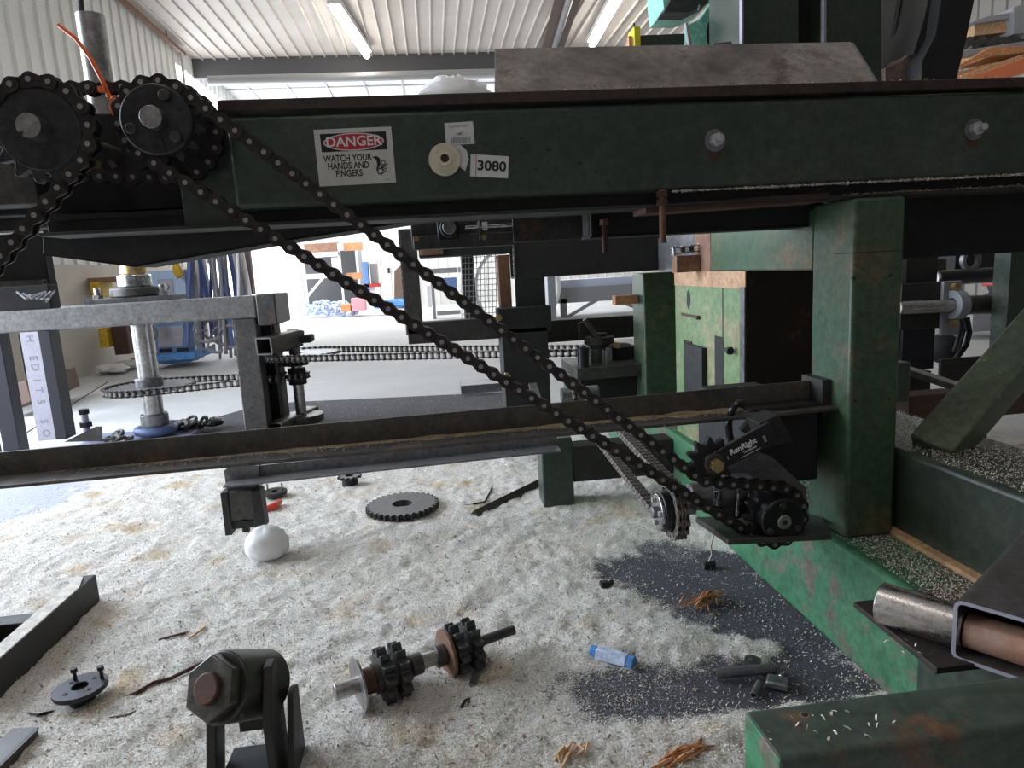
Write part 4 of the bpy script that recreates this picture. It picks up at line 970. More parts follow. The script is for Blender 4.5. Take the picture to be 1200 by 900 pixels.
MB().cyl(T(.53), T(.58), .027, n=24).build('collar', 'mill', lsft, bevel=.002)
MB().ring(T(.585), T(.60), .060, .018, 40).build('washer', 'rust', lsft, 'rusty red disc')
for f in (.235, .315, .63, .72):
    b = MB(); b.mat('sprocket_grey'); sprocket(b, 12, .0300, T(f+.015), aw, ZA, .024, .012, ph=f*7); b.build('sprocket', None, lsft, bevel=.001)
MB().cyl(T(.20), T(.37), .036, n=24).build('hub', 'mill', lsft); MB().cyl(T(.60), T(.76), .034, n=24).build('hub', 'mill', lsft)
MB().bar(on(553, 806, .012), on(566, 770, .02), .02, .015).build('steel_bar', 'mill_light', None, 'short round-ended steel bar lying under the end of the sprocket shaft', 'bar', bevel=.004)
b = MB(); pts = [on(540, 829, .015), on(545, 821, .02), on(551, 818, .016), on(549, 826, .012), on(556, 829, .012)]
b.path(pts, .0035, 6); b.build('bent_clip', 'black', None, 'small bent black clip in the sawdust below the steel bar', 'clip')
# big flat gear
g = on(472, 596, .02); gt = thing('gear_wheel', g, 'large dusty grey toothed wheel lying flat on the sawdust', 'gear')
b = MB(); Rg = (on(512, 596, .02)-on(432, 596, .02)).length/2; Ng = 34; pg = (Rg*.97)*2*sin(pi/Ng)
sprocket(b, Ng, pg, g+ZA*.012, XA, YA, .024, Rg*.28, ph=.1); b.build('toothed_disc', 'sprocket_grey', gt, bevel=.001)
# small double sprocket
g = on(411, 572, 0); dt = thing('double_sprocket', g, 'small black spool sprocket standing on the sawdust under the short bar', 'sprocket')
b = MB(); sprocket(b, 12, .026, g+ZA*.006, XA, YA, .012, .02); sprocket(b, 12, .026, g+ZA*.058, XA, YA, .012, .02); b.build('toothed_disc', 'sprocket', dt)
MB().ring(g+ZA*.01, g+ZA*.055, .038, .02, 24).build('hub', 'black', dt)
# hub with screws under the bar
g = on(323, 586, 0); ht = thing('flanged_hub', g, 'black flanged hub with two screws standing up, beside the red plastic grip', 'hub')
MB().ring(g+ZA*.005, g+ZA*.03, .035, .016, 24).build('boss', 'dark', ht); MB().ring(g+ZA*.03, g+ZA*.045, .055, .016, 28).build('flange', 'dark', ht)
b = MB(); b.cyl(g+V((.035, .0, .045)), g+V((.035, .0, .08)), .004, n=8); b.cyl(g+V((-.03, .0, .045)), g+V((-.03, .0, .08)), .004, n=8); b.build('screw', 'steel', ht)
b = MB(); b.path([on(308, 600, .02), on(316, 596, .025), on(322, 593, .03), on(328, 588, .03)], [.012, .018, .018, .012], 10); b.build('plastic_grip', 'red_plastic', None, 'red plastic grip half under the slotted bracket', 'handle')
# hub lower left
g = on(97, 822, .01); h2 = thing('split_bushing', g, 'dark split bushing hub with two bolts, alone on the sawdust at lower left', 'bushing')
MB().cyl(g, g+ZA*.03, .028, .036, n=28).build('boss', 'dark', h2, bevel=.002); MB().ring(g+ZA*.03, g+ZA*.042, .060, .018, 32).build('flange', 'purple_steel', h2, bevel=.002)
for dx, dy in ((-.025, .03), (.04, .025)):
    b = MB().mat('dark'); p = g+V((dx, dy, .042)); b.cyl(p, p+ZA*.025, .0045, n=8); b.hexn(p+ZA*.022, p+ZA*.032, .0085); b.build('bolt', None, h2)
b = MB()
for k in range(4): a = 1+k*pi/2; p = g+V((cos(a)*.036, sin(a)*.036, .0425)); b.cyl(p, p+ZA*.0008, .005, n=10)
b.build('screw_hole', 'black', h2)
# clamp bracket, lower left centre
YB_ = 1.30; K = at(262, 795, Y=YB_)
ck = thing('clamp_bracket', (K.x+.06, YB_+.06, 0), 'greasy black clamp with a large hex nut and forked plates standing at the bottom edge', 'clamp')
pa = V((K.x, YB_-.03, K.z)); pd = V((.30, .55, -.34)); pd.normalize()
MB().cyl(pa, pa+pd*.13, .068, n=44).build('barrel', 'grease' if 'grease' in MATS else 'dark', ck, bevel=.004)
b = MB(); b.cyl(pa-pd*.026, pa, .062, n=6, ph=.3); b.build('hex_nut', 'greasy_nut' if 'greasy_nut' in MATS else 'mill', ck, bevel=.003)
b = MB(); b.cyl(pa-pd*.036, pa-pd*.02, .029, n=24); b.build('bolt_end', 'rust_dark', ck, bevel=.003)
def cpoly(name, pts, Y, th, m): return MB().prism([at(x, y, Y=Y) for x, y in pts], (0, th, 0)).build(name, m, ck, bevel=.003)
yb_ = 1.30
cpoly('fork_plate', [(241, 838), (253, 836), (254, 925), (241, 925)], yb_-.03, .06, 'dark')
def vplate(name, X_, pts, th, m):   # plate lying in a plane X = const, given (y, z)
    return MB().prism([(X_, y, z) for y, z in pts], (th, 0, 0)).build(name, m, ck, bevel=.003)
xr = at(311, 850, Y=1.26).x
zt1 = at(322, 777, Y=1.30).z; zt2 = at(340, 810, Y=1.32).z
vplate('fork_plate', xr, [(1.24, 0), (1.34, 0), (1.34, zt1-.04), (1.32, zt1), (1.29, zt1), (1.24, zt1-.09)], .018, 'dark')
vplate('fork_plate', xr+.034, [(1.22, 0.0), (1.36, 0.0), (1.36, zt2-.01), (1.34, zt2), (1.31, zt2), (1.24, .03)], .012, 'dark')
MB().box(K.x-.02, xr, 1.24, 1.36, 0, .035).build('base_block', 'black', ck, bevel=.002)
MB().bar((K.x+.0, 1.36, .09), (xr, 1.36, .09), .02, .03).build('tie_bar', 'mill', ck)
# left frame of tube lying on the floor
lf = thing('channel_frame', (-1.15, 1.9, 0), 'open frame of dark steel tube dusted with sawdust, lying at the left edge', 'frame')
XF = at(122, 705, Z=0).x; yfar = at(122, 708, Z=0).y; yn = at(5, 834, Z=0).y
HF = .105
b = MB(); b.box(XF-.05, XF, yn, yfar, 0, HF); b.build('side_tube', 'dark', lf, bevel=.004)
b = MB(); b.box(XF-.6, XF-.05, yfar-.28, yfar-.22, 0, HF-.01); b.build('cross_tube', 'dark', lf, bevel=.003)
q = at(33, 758, Z=0); b = MB(); b.hollow((XF-.175, yfar-.75, HF/2), (XF-.175, yfar-.28, HF/2), .08, HF, .006); b.build('inner_tube', 'dark', lf)
b = MB(); b.prism([(XF-.048, yn+.01, HF+.0005), (XF-.003, yn+.01, HF+.0005), (XF-.003, yfar-.1, HF+.0005), (XF-.03, yfar-.02, HF+.0005), (XF-.048, yfar-.02, HF+.0005)], (0, 0, .004)); b.build('sawdust_cap', 'sawdust_m' if 'sawdust_m' in MATS else 'white_label', lf, 'layer of white sawdust')
q0, q1 = on(0, 898, .03), on(43, 856, .03); d = (q1-q0).normalized()
b = MB(); b.bar(q0-d*.3-ZA*.015, q1-ZA*.015, .006, .035); b.bar(q0-d*.3+V((-.03, .012, 0)), q1+V((-.03, .012, 0)), .06, .005); b.build('steel_flat', 'mill', None, 'edge of a steel plate covered in sawdust in the bottom left corner', 'steel plate')
# plastic ball
g = on(314, 660, .0); 
b = MB(); b.sphere(g+ZA*.066+YA*.02, .071, 22, 14, (1.08, 1.0, .94), jit=.13); b.build('plastic_ball', 'plastic_ball' if 'plastic_ball' in MATS else 'plastic_film', None, 'crumpled ball of white plastic beside the slotted bracket', 'plastic ball', smooth=80)
# blue tube
q0, q1 = on(692, 762, .018), on(744, 776, .018); d = (q1-q0).normalized()
bt = thing('blue_packet', (q0+q1)/2-ZA*.018, 'small blue and white foil packet on the sawdust', 'packet'); sd = V((-d.y, d.x, 0))
b = MB(); b.prism([q0-sd*.021-ZA*.01, q0-sd*.008+ZA*.012, q0+sd*.010+ZA*.012, q0+sd*.021-ZA*.01], q1-q0); b.build('wrapper', 'blue_tarp', bt, bevel=.003)
b = MB(); e = (q1-q0); b.prism([q0+e*.16-sd*.0225-ZA*.0075, q0+e*.16-sd*.0085+ZA*.0135, q0+e*.16+sd*.0105+ZA*.0135, q0+e*.16+sd*.0225-ZA*.0075], e*.68); b.build('paper_label', 'packet_white' if 'packet_white' in MATS else 'white_label', bt, bevel=.002)
# pipe, shackle and padlock
q0, q1 = on(838, 790, .02), on(908, 783, .02)
b = MB(); b.ring(q0, q1, .0125, .009, 16); b.build('steel_pipe', 'mill_light', None, 'short thin steel pipe on the dark floor beside the padlock', 'pipe')
b = MB(); q = on(882, 778, .015); b.sphere(q, .016, 12, 8, (1, 1, .9)); b.hexn(q-ZA*.015, q+ZA*.012, .022); b.build('hex_nut', 'mill', None, 'loose dark nut touching the far side of the thin pipe', 'nut')
q0, q1 = on(883, 815, .012), on(890, 800, .012); b = MB(); b.ring(q0, q1, .008, .0055, 14); b.build('steel_pin', 'mill_light', None, 'tiny tube between the thin pipe and the padlock', 'tube')
c = on(911, 804, .006); pk = thing('padlock', c, 'old grey laminated padlock lying flat by the thin pipe', 'padlock')
e1 = (on(925, 806, .006)-on(897, 800, .006)).normalized(); e2 = V((-e1.y, e1.x, 0))
b = MB(); b.prism([c-e1*.024-e2*.018, c+e1*.026-e2*.02, c+e1*.022+e2*.018, c-e1*.024+e2*.018], ZA*.018); b.build('body', 'mill_light', pk, bevel=.004)
b = MB(); b.path([c+e2*.015+e1*(-.009)+ZA*.009]+[c+e2*(.018+.014*sin(radians(a)))-e1*(.009*cos(radians(a)))+ZA*.009 for a in range(0, 181, 20)]+[c+e2*.015+e1*.009+ZA*.009], .0035, 8); b.build('shackle', 'bright_steel', pk)
b = MB(); b.prism([c+e1*x+e2*y+ZA*.0182 for x, y in ((-.012, -.01), (.012, -.011), (.011, .01), (-.012, .01))], ZA*.001); b.build('maker_plate', 'steel', pk)
# other small bits
q = on(708, 686, .012); b = MB(); b.hexn(q-XA*.012, q+XA*.012, .016); b.cyl(q+XA*.012, q+XA*.03+YA*.02, .008, n=10); b.build('loose_bolt', 'dark', None, 'small dark bolt lying at the edge of the swept floor', 'bolt')
q = on(827, 662, .015); b = MB(); b.mat('dark'); b.cyl(q-XA*.005, q+XA*.03, .012, n=14); b.mat('steel'); b.cyl(q-XA*.01, q-XA*.004, .013, n=14); b.mat('twine'); q2 = at(836, 628, Y=q.y-.05)
b.path([q+V((.01, 0, .01)), q+(q2-q)*.35+XA*.012, q+(q2-q)*.7, q2], .0028, 6); b.build('tagged_plug', None, None, 'small metal plug with a pale twine standing up on the dark floor', 'plug')
q = on(540, 840, 0)
def angle(nm, p, q, w, m, lab):
    p, q = V(p), V(q); t = (q-p).normalized(); s = V((-t.y, t.x, 0)); b = MB()
    for sg in (-1, 1): b.prism([p+ZA*w, p+ZA*(w-.006), p+s*sg*(w-.004)-ZA*0, p+s*sg*(w+.002)], q-p)
    b.build(nm, m, None, lab, 'angle iron')
angle('angle_iron', on(556, 608, 0), on(640, 566, 0), .036, 'mill', 'length of angle iron lying roof-like on the sawdust left of the stub post')
def twig(pts, r, m, name, lab, cat, jz=.006):
    MB().path([on(x, y, jz+(.012 if 0 < i < len(pts)-1 else 0)) for i, (x, y) in enumerate(pts)], r, 6).build(name, m, None, lab, cat)
twig([(530, 591), (550, 592), (568, 588), (575, 575), (578, 568)], .004, 'black', 'black_wire', 'bent piece of black wire in front of the angle iron', 'wire')
twig([(178, 752), (196, 747), (216, 742), (226, 738)], .0035, 'rust_dark', 'dark_twig', 'thin dark splinter on the sawdust above the greasy clamp', 'splinter')
twig([(232, 730), (240, 735), (222, 748), (210, 764)], .003, 'wood_pale', 'pale_sliver', 'pale curled wood sliver crossing the dark splinter', 'splinter')
twig([(135, 822), (160, 812), (180, 800), (200, 795), (235, 778), (250, 770)], .005, 'rust_dark', 'long_splinter', 'long dark splinter running from the split bushing to the greasy clamp', 'splinter')
twig([(20, 836), (45, 838), (66, 833)], .004, 'black', 'black_wire', 'short black wire left of the split bushing', 'wire')
twig([(120, 843), (150, 838), (185, 820)], .003, 'rust_dark', 'dark_twig', 'thin curved stick right of the split bushing', 'splinter')
twig([(216, 843), (225, 838), (236, 832)], .003, 'black', 'dark_twig', 'short dark stick touching the left of the greasy clamp', 'splinter')
rnd = random.Random(11)
def shred(cx, cy, ang, n, lab, m='wood_shred', L=.09):
    b = MB(); c = on(cx, cy, .012)
    for i in range(n):
        a = radians(ang)+rnd.gauss(0, .22); o = c+V((rnd.gauss(0, .02), rnd.gauss(0, .012), rnd.random()*.012)); l = L*(.5+rnd.random())
        dd = V((cos(a), sin(a), 0)); s = V((-sin(a), cos(a), 0))
        p = [o-dd*l/2, o+s*rnd.gauss(0, .008)+ZA*rnd.random()*.014, o+dd*l/2]; w_ = .0022+.003*rnd.random()
        b.path(p, [w_*.5, w_, w_*.4], 5)
    b.build('bark_shred', m, None, lab, 'bark', 'bark shreds on the floor')
shred(828, 706, 32, 26, 'orange-brown shredded bark on the dark floor above the padlock')
shred(795, 890, 25, 16, 'curl of orange bark at the bottom edge left of the green tube')
shred(668, 888, 60, 10, 'yellowish bark clump at the bottom edge', 'wood_pale', .05)

# ------------------------------------------------------------ lower right: green tube, plate, sleeve, channel
GT = .36
gt_ = thing('green_tube', (.75, .8, .1), 'dark green square tube with a bolt hole, crossing the lower right corner', 'square tube')
gx0 = at(874, 830, Z=GT).x; gyb = at(874, 830, Z=GT).y; gyf = at(921, 890, Z=GT).y
b = MB(); b.hollow((gx0, (gyb+gyf)/2, GT-.055), (1.3, (gyb+gyf)/2, GT-.055), gyb-gyf, .11, .006, rad=.012); b.build('tube_body', 'green_worn' if 'green_worn' in MATS else 'green', gt_)
q = at(943, 838, Z=GT); MB().cyl(q-ZA*.004, q+ZA*.0006, .007, n=20).build('bolt_hole', 'rust', gt_); MB().cyl(q-ZA*.004, q+ZA*.001, .0045, n=20).build('hole', 'black', gt_)
MB().box(gx0-.003, gx0+.003, gyf+.003, gyb-.003, GT-.30, GT-.004).build('end_plate', 'green_base', gt_, bevel=.002)
MB().box(gx0+.3, gx0+.5, gyf, gyb, 0, GT-.11).build('support_leg', 'green', gt_, bevel=.004)
PZ = .335
ps = thing('pivot_bracket', at(1050, 745, Z=PZ), 'pivot plate with polished sleeve and rusty pin through a cut channel, right edge', 'bracket')
pp = [at(x, y, Z=PZ) for x, y in ((1000, 705), (1026, 701), (1175, 765), (1130, 778), (1098, 783))]
pp = [at(1000, 705, Z=PZ), at(1098, 783, Z=PZ)]; e = pp[1]-pp[0]; e.normalize(); s = V((e.y, -e.x, 0)); s = s if s.x > 0 else -s
c0, c1 = pp[0]-e*.0, pp[1]
MB().prism([c0, c1, c1+s*.16, c0+s*.16], (0, 0, -.011)).build('base_plate', 'plate_dark' if 'plate_dark' in MATS else 'brown_bar', ps, bevel=.001)
q = at(1088, 765, Z=PZ); b = MB(); b.cyl(q, q+ZA*.0006, .008, n=20); b.build('slot_hole', 'black', ps)
RSL = .036; zS = PZ+RSL
s0 = at(1032, 706, Z=zS); s1 = at(1180, 752, Z=zS); sd_ = (s1-s0).normalized()
cut = at(1124, 735, Z=zS); Lc = (cut-s0).dot(sd_)
MB().cyl(s0, s0+sd_*(Lc+.01), RSL, n=48).build('sleeve', 'polished', ps, bevel=.002) if 'polished' in MATS else MB().cyl(s0, s0+sd_*(Lc+.01), RSL, n=48).build('sleeve', 'shaft_steel', ps, bevel=.002)
MB().cyl(s0+sd_*(Lc+.012), s0+sd_*(Lc+.3), RSL*.80, n=40).build('pin', 'copper_rust', ps, 'rusty orange pin')
# channel: open end faces the viewer, runs back to the right
cdn = V((-sd_.y, sd_.x, 0)); cdn = cdn if cdn.y > 0 else -cdn
WC = .19; HC = .104
cl_ = s0+sd_*(Lc)             # left wall
mid = cl_+sd_*(WC/2); mid.z = PZ-.004+HC/2
st0 = mid-cdn*.035
MB().hollow(st0, st0+cdn*.42, WC, HC, .006, rad=.014).build('channel', 'channel_steel' if 'channel_steel' in MATS else 'mill', ps, 'cut square tube with a bright edge')
MB().hollow(st0-cdn*.0015, st0-cdn*.0001, WC, HC, .006, rad=.014).build('cut_edge', 'post_light', ps)
MB().box(mid.x-.03, mid.x+.12, mid.y, mid.y+.2, 0.0, PZ-.012).build('support_leg', 'green', ps)
# ------------------------------------------------------------ brace and machinery at the right
b0 = at(1098, 525, Z=.50); b1 = at(1215, 392, Y=b0.y+.10)
dbp = thing('diagonal_brace', b0, 'green square tube brace leaning up to the right with chipped paint edge', 'brace')
dv = (b1-b0); dv.normalize(); w_ = (at(1128, 530, Z=.5)-at(1078, 522, Z=.5)).length
MB().bar(b0-dv*.02, b0+dv*((1.08-b0.z)/dv.z), .105, .085, up=(-1, -.6, .6)).build('brace_body', 'brace_green', dbp, bevel=.006)
rm = thing('side_conveyor', at(1100, 450, Y=3.4), 'black side machine with a pillow block bearing and shaft, seen right of the green post', 'machine')
def rbx(name, x0, y0, x1, y1, Y, dy, m, label=None, bev=.003): return tb_box(name, x0, y0, x1, y1, Y, dy, m, rm, label, bev)
rbx('post', 1058, 301, 1098, 336, 3.4, .12, 'dark'); rbx('post_lit_edge', 1052, 301, 1058, 430, 3.38, .14, 'mill_light')  # paler left strip has the light on the post's edge in its colour
rbx('bearing_plate', 1057, 333, 1106, 384, 3.3, .02, 'dark'); rbx('post', 1058, 384, 1094, 432, 3.36, .12, 'purple_steel')
q0 = at(1052, 361, Y=3.26); q1 = at(1240, 353, Y=3.26); b = MB(); b.cyl(q0, q1, .034, n=24); b.build('shaft', 'shaft_steel', rm)
b = MB(); m0 = q0+(q1-q0)*.40; b.cyl(m0, q1, .05, n=24); b.build('roller', 'mill', rm, bevel=.004)
q = at(1120, 357, Y=3.26)
b = MB(); b.ring(q-XA*.025, q+XA*.03, .075, .035, 28); b.build('pillow_block', 'post_steel' if 'post_steel' in MATS else 'rack_grey', rm, bevel=.004)
rbx('pillow_ears', 1106, 330, 1124, 392, 3.28, .02, 'rack_grey')
for px, py in ((1117, 336), (1115, 379)): q = at(px, py, Y=3.26); b = MB(); b.mat('brass'); b.hexn(q, q-YA*.03, .02); b.build('bolt', None, rm, 'brass coloured bolt')
b = MB(); q = at(1177, 352, Y=3.26); sprocket(b, 16, .045, q, YA, ZA, .02, .03); b.build('sprocket', 'purple_steel', rm)
q0 = at(1097, 326, Y=3.7); q1 = at(1165, 322, Y=3.7); b = MB(); b.cyl(q0, q1, .045, n=20); b.build('air_cylinder', 'black_gloss', rm, bevel=.006)
MB().ring(q0-XA*.01, q0, .035, .015, 20).build('end_fitting', 'white_paint', rm)
rbx('bracket', 1096, 304, 1109, 318, 3.75, .05, 'mill'); rbx('upper_gear_case', 1120, 298, 1168, 322, 3.8, .2, 'black')
q = at(1135, 305, Y=3.75); MB().ring(q, q-YA*.03, .06, .04, 24).build('gear_ring', 'steel', rm)
b = MB()
for i in range(4):
    pts = [at(x+i*4, y, Y=3.5+i*.03) for x, y in ((1124, 372), (1126, 385), (1122, 400), (1118, 412))] if i < 2 else [at(x+i*2, y, Y=3.5) for x, y in ((1128, 372), (1131, 390), (1127, 405), (1112, 425))]
    b.path(pts, .011, 8)
b.build('hose', 'black', rm)
q = at(1105, 408, Y=3.7); MB().sphere(q, .09, 20, 12, (1.1, 1, 1)).build('motor', 'black', rm)
MB().bar(at(1052, 430, Y=3.0), at(1130, 456, Y=2.75), .06, .03).build('slide_channel', 'steel', rm, bevel=.002)
rbx('cross_plate', 1103, 421, 1170, 443, 3.3, .02, 'dark'); rbx('foot_block', 1058, 437, 1090, 464, 3.2, .2, 'black')
q0 = at(1050, 466, Y=2.9); q1 = at(1240, 452, Y=2.9); zq = q0.z
b = MB(); b.box(at(1067, 470, Y=2.9).x, 3.0, 2.9, 3.03, zq-.13, zq); b.build('floor_tube', 'floor_tube' if 'floor_tube' in MATS else 'brown_bar', rm, bevel=.01); 
b = MB(); b.box(at(1040, 470, Y=2.75).x, at(1066, 470, Y=2.75).x, 2.75, 3.1, .5, zq+.01); b.build('floor_post', 'green', rm, bevel=.008)
b = MB(); b.box(at(1067, 470, Y=2.9).x+.3, at(1067, 470, Y=2.9).x+.4, 2.9, 3.03, 0, zq-.13); b.build('leg', 'dark', rm)
q = at(1195, 315, Y=4.2); r2 = tb_box('upright_post', 1188, 250, 1215, 420, 3.1, .1, 'green', None); tag(r2, 'dark green upright at the right edge above the brace', 'post')
# red machine far behind on the right
rc = thing('red_machine', at(1180, 400, Y=6.5), 'red and white wheeled machine far behind the side conveyor', 'machine')
def rcx(name, x0, y0, x1, y1, Y, dy, m): return tb_box(name, x0, y0, x1, y1, Y, dy, m, rc, None, .01)
rcx('body', 1140, 368, 1186, 386, 6.5, .5, 'rack_grey'); rcx('red_panel', 1178, 300, 1190, 335, 6.6, .3, 'red'); rcx('white_panel', 1172, 300, 1176, 325, 6.6, .1, 'white_paint'); rcx('yellow_panel', 1175, 315, 1188, 350, 6.7, .1, 'bright_yellow'); rcx('red_base', 1170, 345, 1190, 372, 6.55, .2, 'red')
q = at(1177, 381, Y=6.45); MB().cyl(q, q-YA*.06, .05, n=20).build('wheel', 'black', rc)
# ------------------------------------------------------------ machine head at the top right
YM = 2.45
mh = thing('saw_head', at(950, 100, Y=YM), 'teal and dark green sawmill head standing on the beam behind the steel angle', 'machine head')
def mpoly(name, pts, Y, th, m, label=None, bev=.003): return MB().prism([at(x, y, Y=Y) for x, y in pts], (0, th, 0)).build(name, m, mh, label, bevel=bev)
mpoly('front_panel', [(871, -60), (936, -60), (936, 60), (871, 60)], YM, .3, 'green')
mpoly('front_panel', [(967, -60), (1033, -60), (1033, 110), (967, 60)], YM, .3, 'green')
mpoly('dark_recess', [(930, -60), (970, -60), (970, 60), (930, 60)], YM+.1, .02, 'black')
mpoly('edge_strip', [(965, -60), (969, -60), (969, 52), (965, 52)], YM-.01, .02, 'post_light')
mpoly('edge_strip', [(869, -60), (872, -60), (872, 54), (869, 54)], YM-.01, .02, 'post_light')
mpoly('side_plate', [(803, 30), (820, 22), (838, -5), (845, -60), (869, -60), (869, 56), (803, 56)], YM+.35, .02, 'teal', 'bright teal side plate')
b = MB(); q = at(833, 40, Y=YM+.345); b.prism([q+V((cos(2*pi*k/24)*.018, 0, sin(2*pi*k/24)*.052)) for k in range(24)], (0, -.002, 0)); b.build('oval_hole', 'black', mh)
mpoly('upper_box', [(771, -60), (832, -60), (832, 3), (808, 14), (778, 14)], YM+.6, .2, 'teal'); mpoly('motor_underside', [(778, 14), (808, 14), (830, 3), (832, -8), (790, -8)], YM+.55, .1, 'dark')
mpoly('thin_rod', [(819, 5), (821, 5), (820, 12), (818, 12)], YM+.5, .01, 'steel')
mpoly('cross_tube', [(751, 41), (803, 39), (803, 52), (751, 53)], YM+.2, .06, 'green', 'dark green cross tube')
mpoly('lever_arm', [(803, 26), (806, 25), (812, 52), (807, 52)], YM+.1, .02, 'rack_grey')
mpoly('ledge_clamp', [(836, 50), (858, 48), (858, 54), (836, 54)], YM, .05, 'steel')
a = at(742, 32, Y=YM+.2); c = at(750, 56, Y=YM+.2); MB().box(a.x, c.x, YM+.19, YM+.27, c.z, a.z).build('yellow_end_block', 'bright_yellow', mh, 'bright yellow end block', bevel=.002)
MB().bar(at(743, 27, Y=YM+.2), at(743, 34, Y=YM+.2), .006, .006, up=(0,1,0)).build('pin', 'rust_dark', mh); a = at(737, 42, Y=YM+.2); c = at(741, 55, Y=YM+.2); MB().box(a.x, c.x, YM+.2, YM+.23, c.z, a.z).build('wooden_shim', 'wood', mh)
# leaning dark plates and curved guard
mpoly('pale_panel', [(1036, -60), (1060, -60), (1056, 0), (1047, 50), (1036, 52)], YM+.35, .02, 'pale_teal' if 'pale_teal' in MATS else 'teal')
mpoly('chute_side', [(1060, -60), (1090, -60), (1082, 0), (1075, 46), (1047, 50), (1056, 0)], YM+.1, .03, 'black')
mpoly('chute_rim', [(1100, -60), (1118, -60), (1107, 0), (1090, 48), (1080, 72), (1070, 62), (1083, 20)], YM-.05, .3, 'dark')
mpoly('curved_guard', [(1112, -60), (1150, -60), (1142, 0), (1132, 50), (1124, 82), (1121, 100), (1080, 105), (1080, 72), (1096, 40)], YM-.1, .35, 'black')
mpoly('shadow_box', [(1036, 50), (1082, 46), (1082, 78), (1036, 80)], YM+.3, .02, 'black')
mpoly('worn_block', [(1037, 79), (1055, 72), (1066, 62), (1081, 70), (1081, 104), (1037, 104)], YM-.02, .1, 'rusty_block' if 'rusty_block' in MATS else 'mill')
# shelves with boxes and pallets
sh = thing('orange_shelf', at(1160, 90, Y=7.0), 'orange pallet rack beam at the right edge of the view', 'rack')
def sp_(name, pts, Y, th, m, par=None, label=None, cat=None, group=None):
    return MB().prism([at(x, y, Y=Y) for x, y in pts], (0, th, 0)).build(name, m, par, label, cat, group, bevel=.006)
sp_('rack_beam', [(1118, 98), (1215, 62), (1215, 82), (1150, 98)], 7.0, .1, 'orange_shelf', sh); sp_('rack_beam', [(1122, 60), (1215, 46), (1215, 53), (1122, 68)], 7.4, .1, 'rack_grey', sh)
for px in (1135, 1235):
    q = at(px, 80, Y=7.6); MB().box(q.x, q.x+.1, 7.6, 7.7, 0, q.z).build('upright', 'rack_grey', sh)
    MB().box(q.x, q.x+.1, 8.3, 8.4, 0, q.z+.4).build('upright', 'rack_grey', sh)
pal = thing('wooden_pallet', at(1160, 75, Y=7.3), 'wooden pallet leaning on the orange rack at the right edge', 'pallet')
sp_('board', [(1120, 90), (1215, 58), (1215, 64), (1122, 96)], 7.2, .5, 'wood_pale', pal); sp_('board', [(1124, 76), (1160, 56), (1160, 63), (1126, 80)], 7.25, .1, 'wood', pal); sp_('board', [(1160, 55), (1215, 53), (1215, 60), (1160, 66)], 7.25, .5, 'wood', pal); sp_('board', [(1123, 84), (1170, 72), (1170, 78), (1123, 90)], 7.25, .1, 'wood', pal)
bxx = sp_('wooden_crate', [(1142, 25), (1181, 22), (1181, 38), (1142, 42)], 7.6, .4, 'wood_pale', None, 'small pale wooden crate on the rack at the right edge', 'crate'); sp_('crate_lid', [(1138, 26), (1160, 18), (1183, 15), (1183, 22), (1142, 28)], 7.55, .4, 'rack_grey', None, 'grey board lying on top of the pale wooden crate', 'board')
sp_('grey_bin', [(1188, 8), (1215, 0), (1215, 38), (1188, 40)], 7.5, .4, 'rack_grey', None, 'blue-grey bin beside the wooden crate at the top right corner', 'bin')
b = MB(); rnd = random.Random(8)
for i in range(9): q = at(1136+i*8, 47+rnd.random()*5, Y=7.5); b.cyl(q, q+YA*.5+XA*.1, .05, n=10)
b.build('pipe_stack', 'mill', None, 'row of short dark pipes stacked on the rack under the crate', 'pipes', kind='stuff')
# ------------------------------------------------------------ bench clutter and back of the hall
vt = thing('upright_tube', at(120, 70, Y=2.0), 'bright steel tube standing up behind the upper sprockets', 'tube')
q0 = at(111, 18, Y=2.0); q1 = at(121, 120, Y=2.0); b = MB(); b.ring((q1.x, 2.0, 1.1), (q1.x, 2.0, q0.z), .034, .030, 32); b.build('tube_body', 'shaft_steel', vt)
zt0 = at(128, 114, Y=1.50); zt1 = at(68, 29, Y=1.50); zm = at(106, 68, Y=1.50)
zp = thing('cable_tie', zt0, 'bright orange cable tie looped round the upper chain with a long tail', 'cable tie')
MB().path([zt0, zt0+(zm-zt0)*.5+V((.003, 0, -.003)), zm, zm+(zt1-zm)*.5+V((.003, 0, .006)), zt1], [.0048, .0044, .0042, .0042, .0035], 6).build('tail', 'orange_strap', zp)
b = MB(); c = at(128.5, 117, Y=1.49); b.path([c+V((.002*sin(a), .03*cos(a)+.03, .020*sin(a)-.008)) for a in [2*pi*k/14 for k in range(15)]], .003, 6); b.build('loop', 'orange_strap', zp)
MB().box(c.x-.007, c.x+.006, 1.46, 1.47, c.z+.008, c.z+.018).build('lock_head', 'orange_strap', zp)
q = at(99, 30, Y=3.2); b = MB(); b.path([at(91, -30, Y=3.2), at(97, 30, Y=3.2), at(101, 48, Y=3.2)], .012, 8); b.path([at(101, 52, Y=3.2), at(95, 46, Y=3.2)], .012, 8); b.build('hanging_hook', 'black', None, 'black cord with a hook hanging left of the steel tube', 'hook')
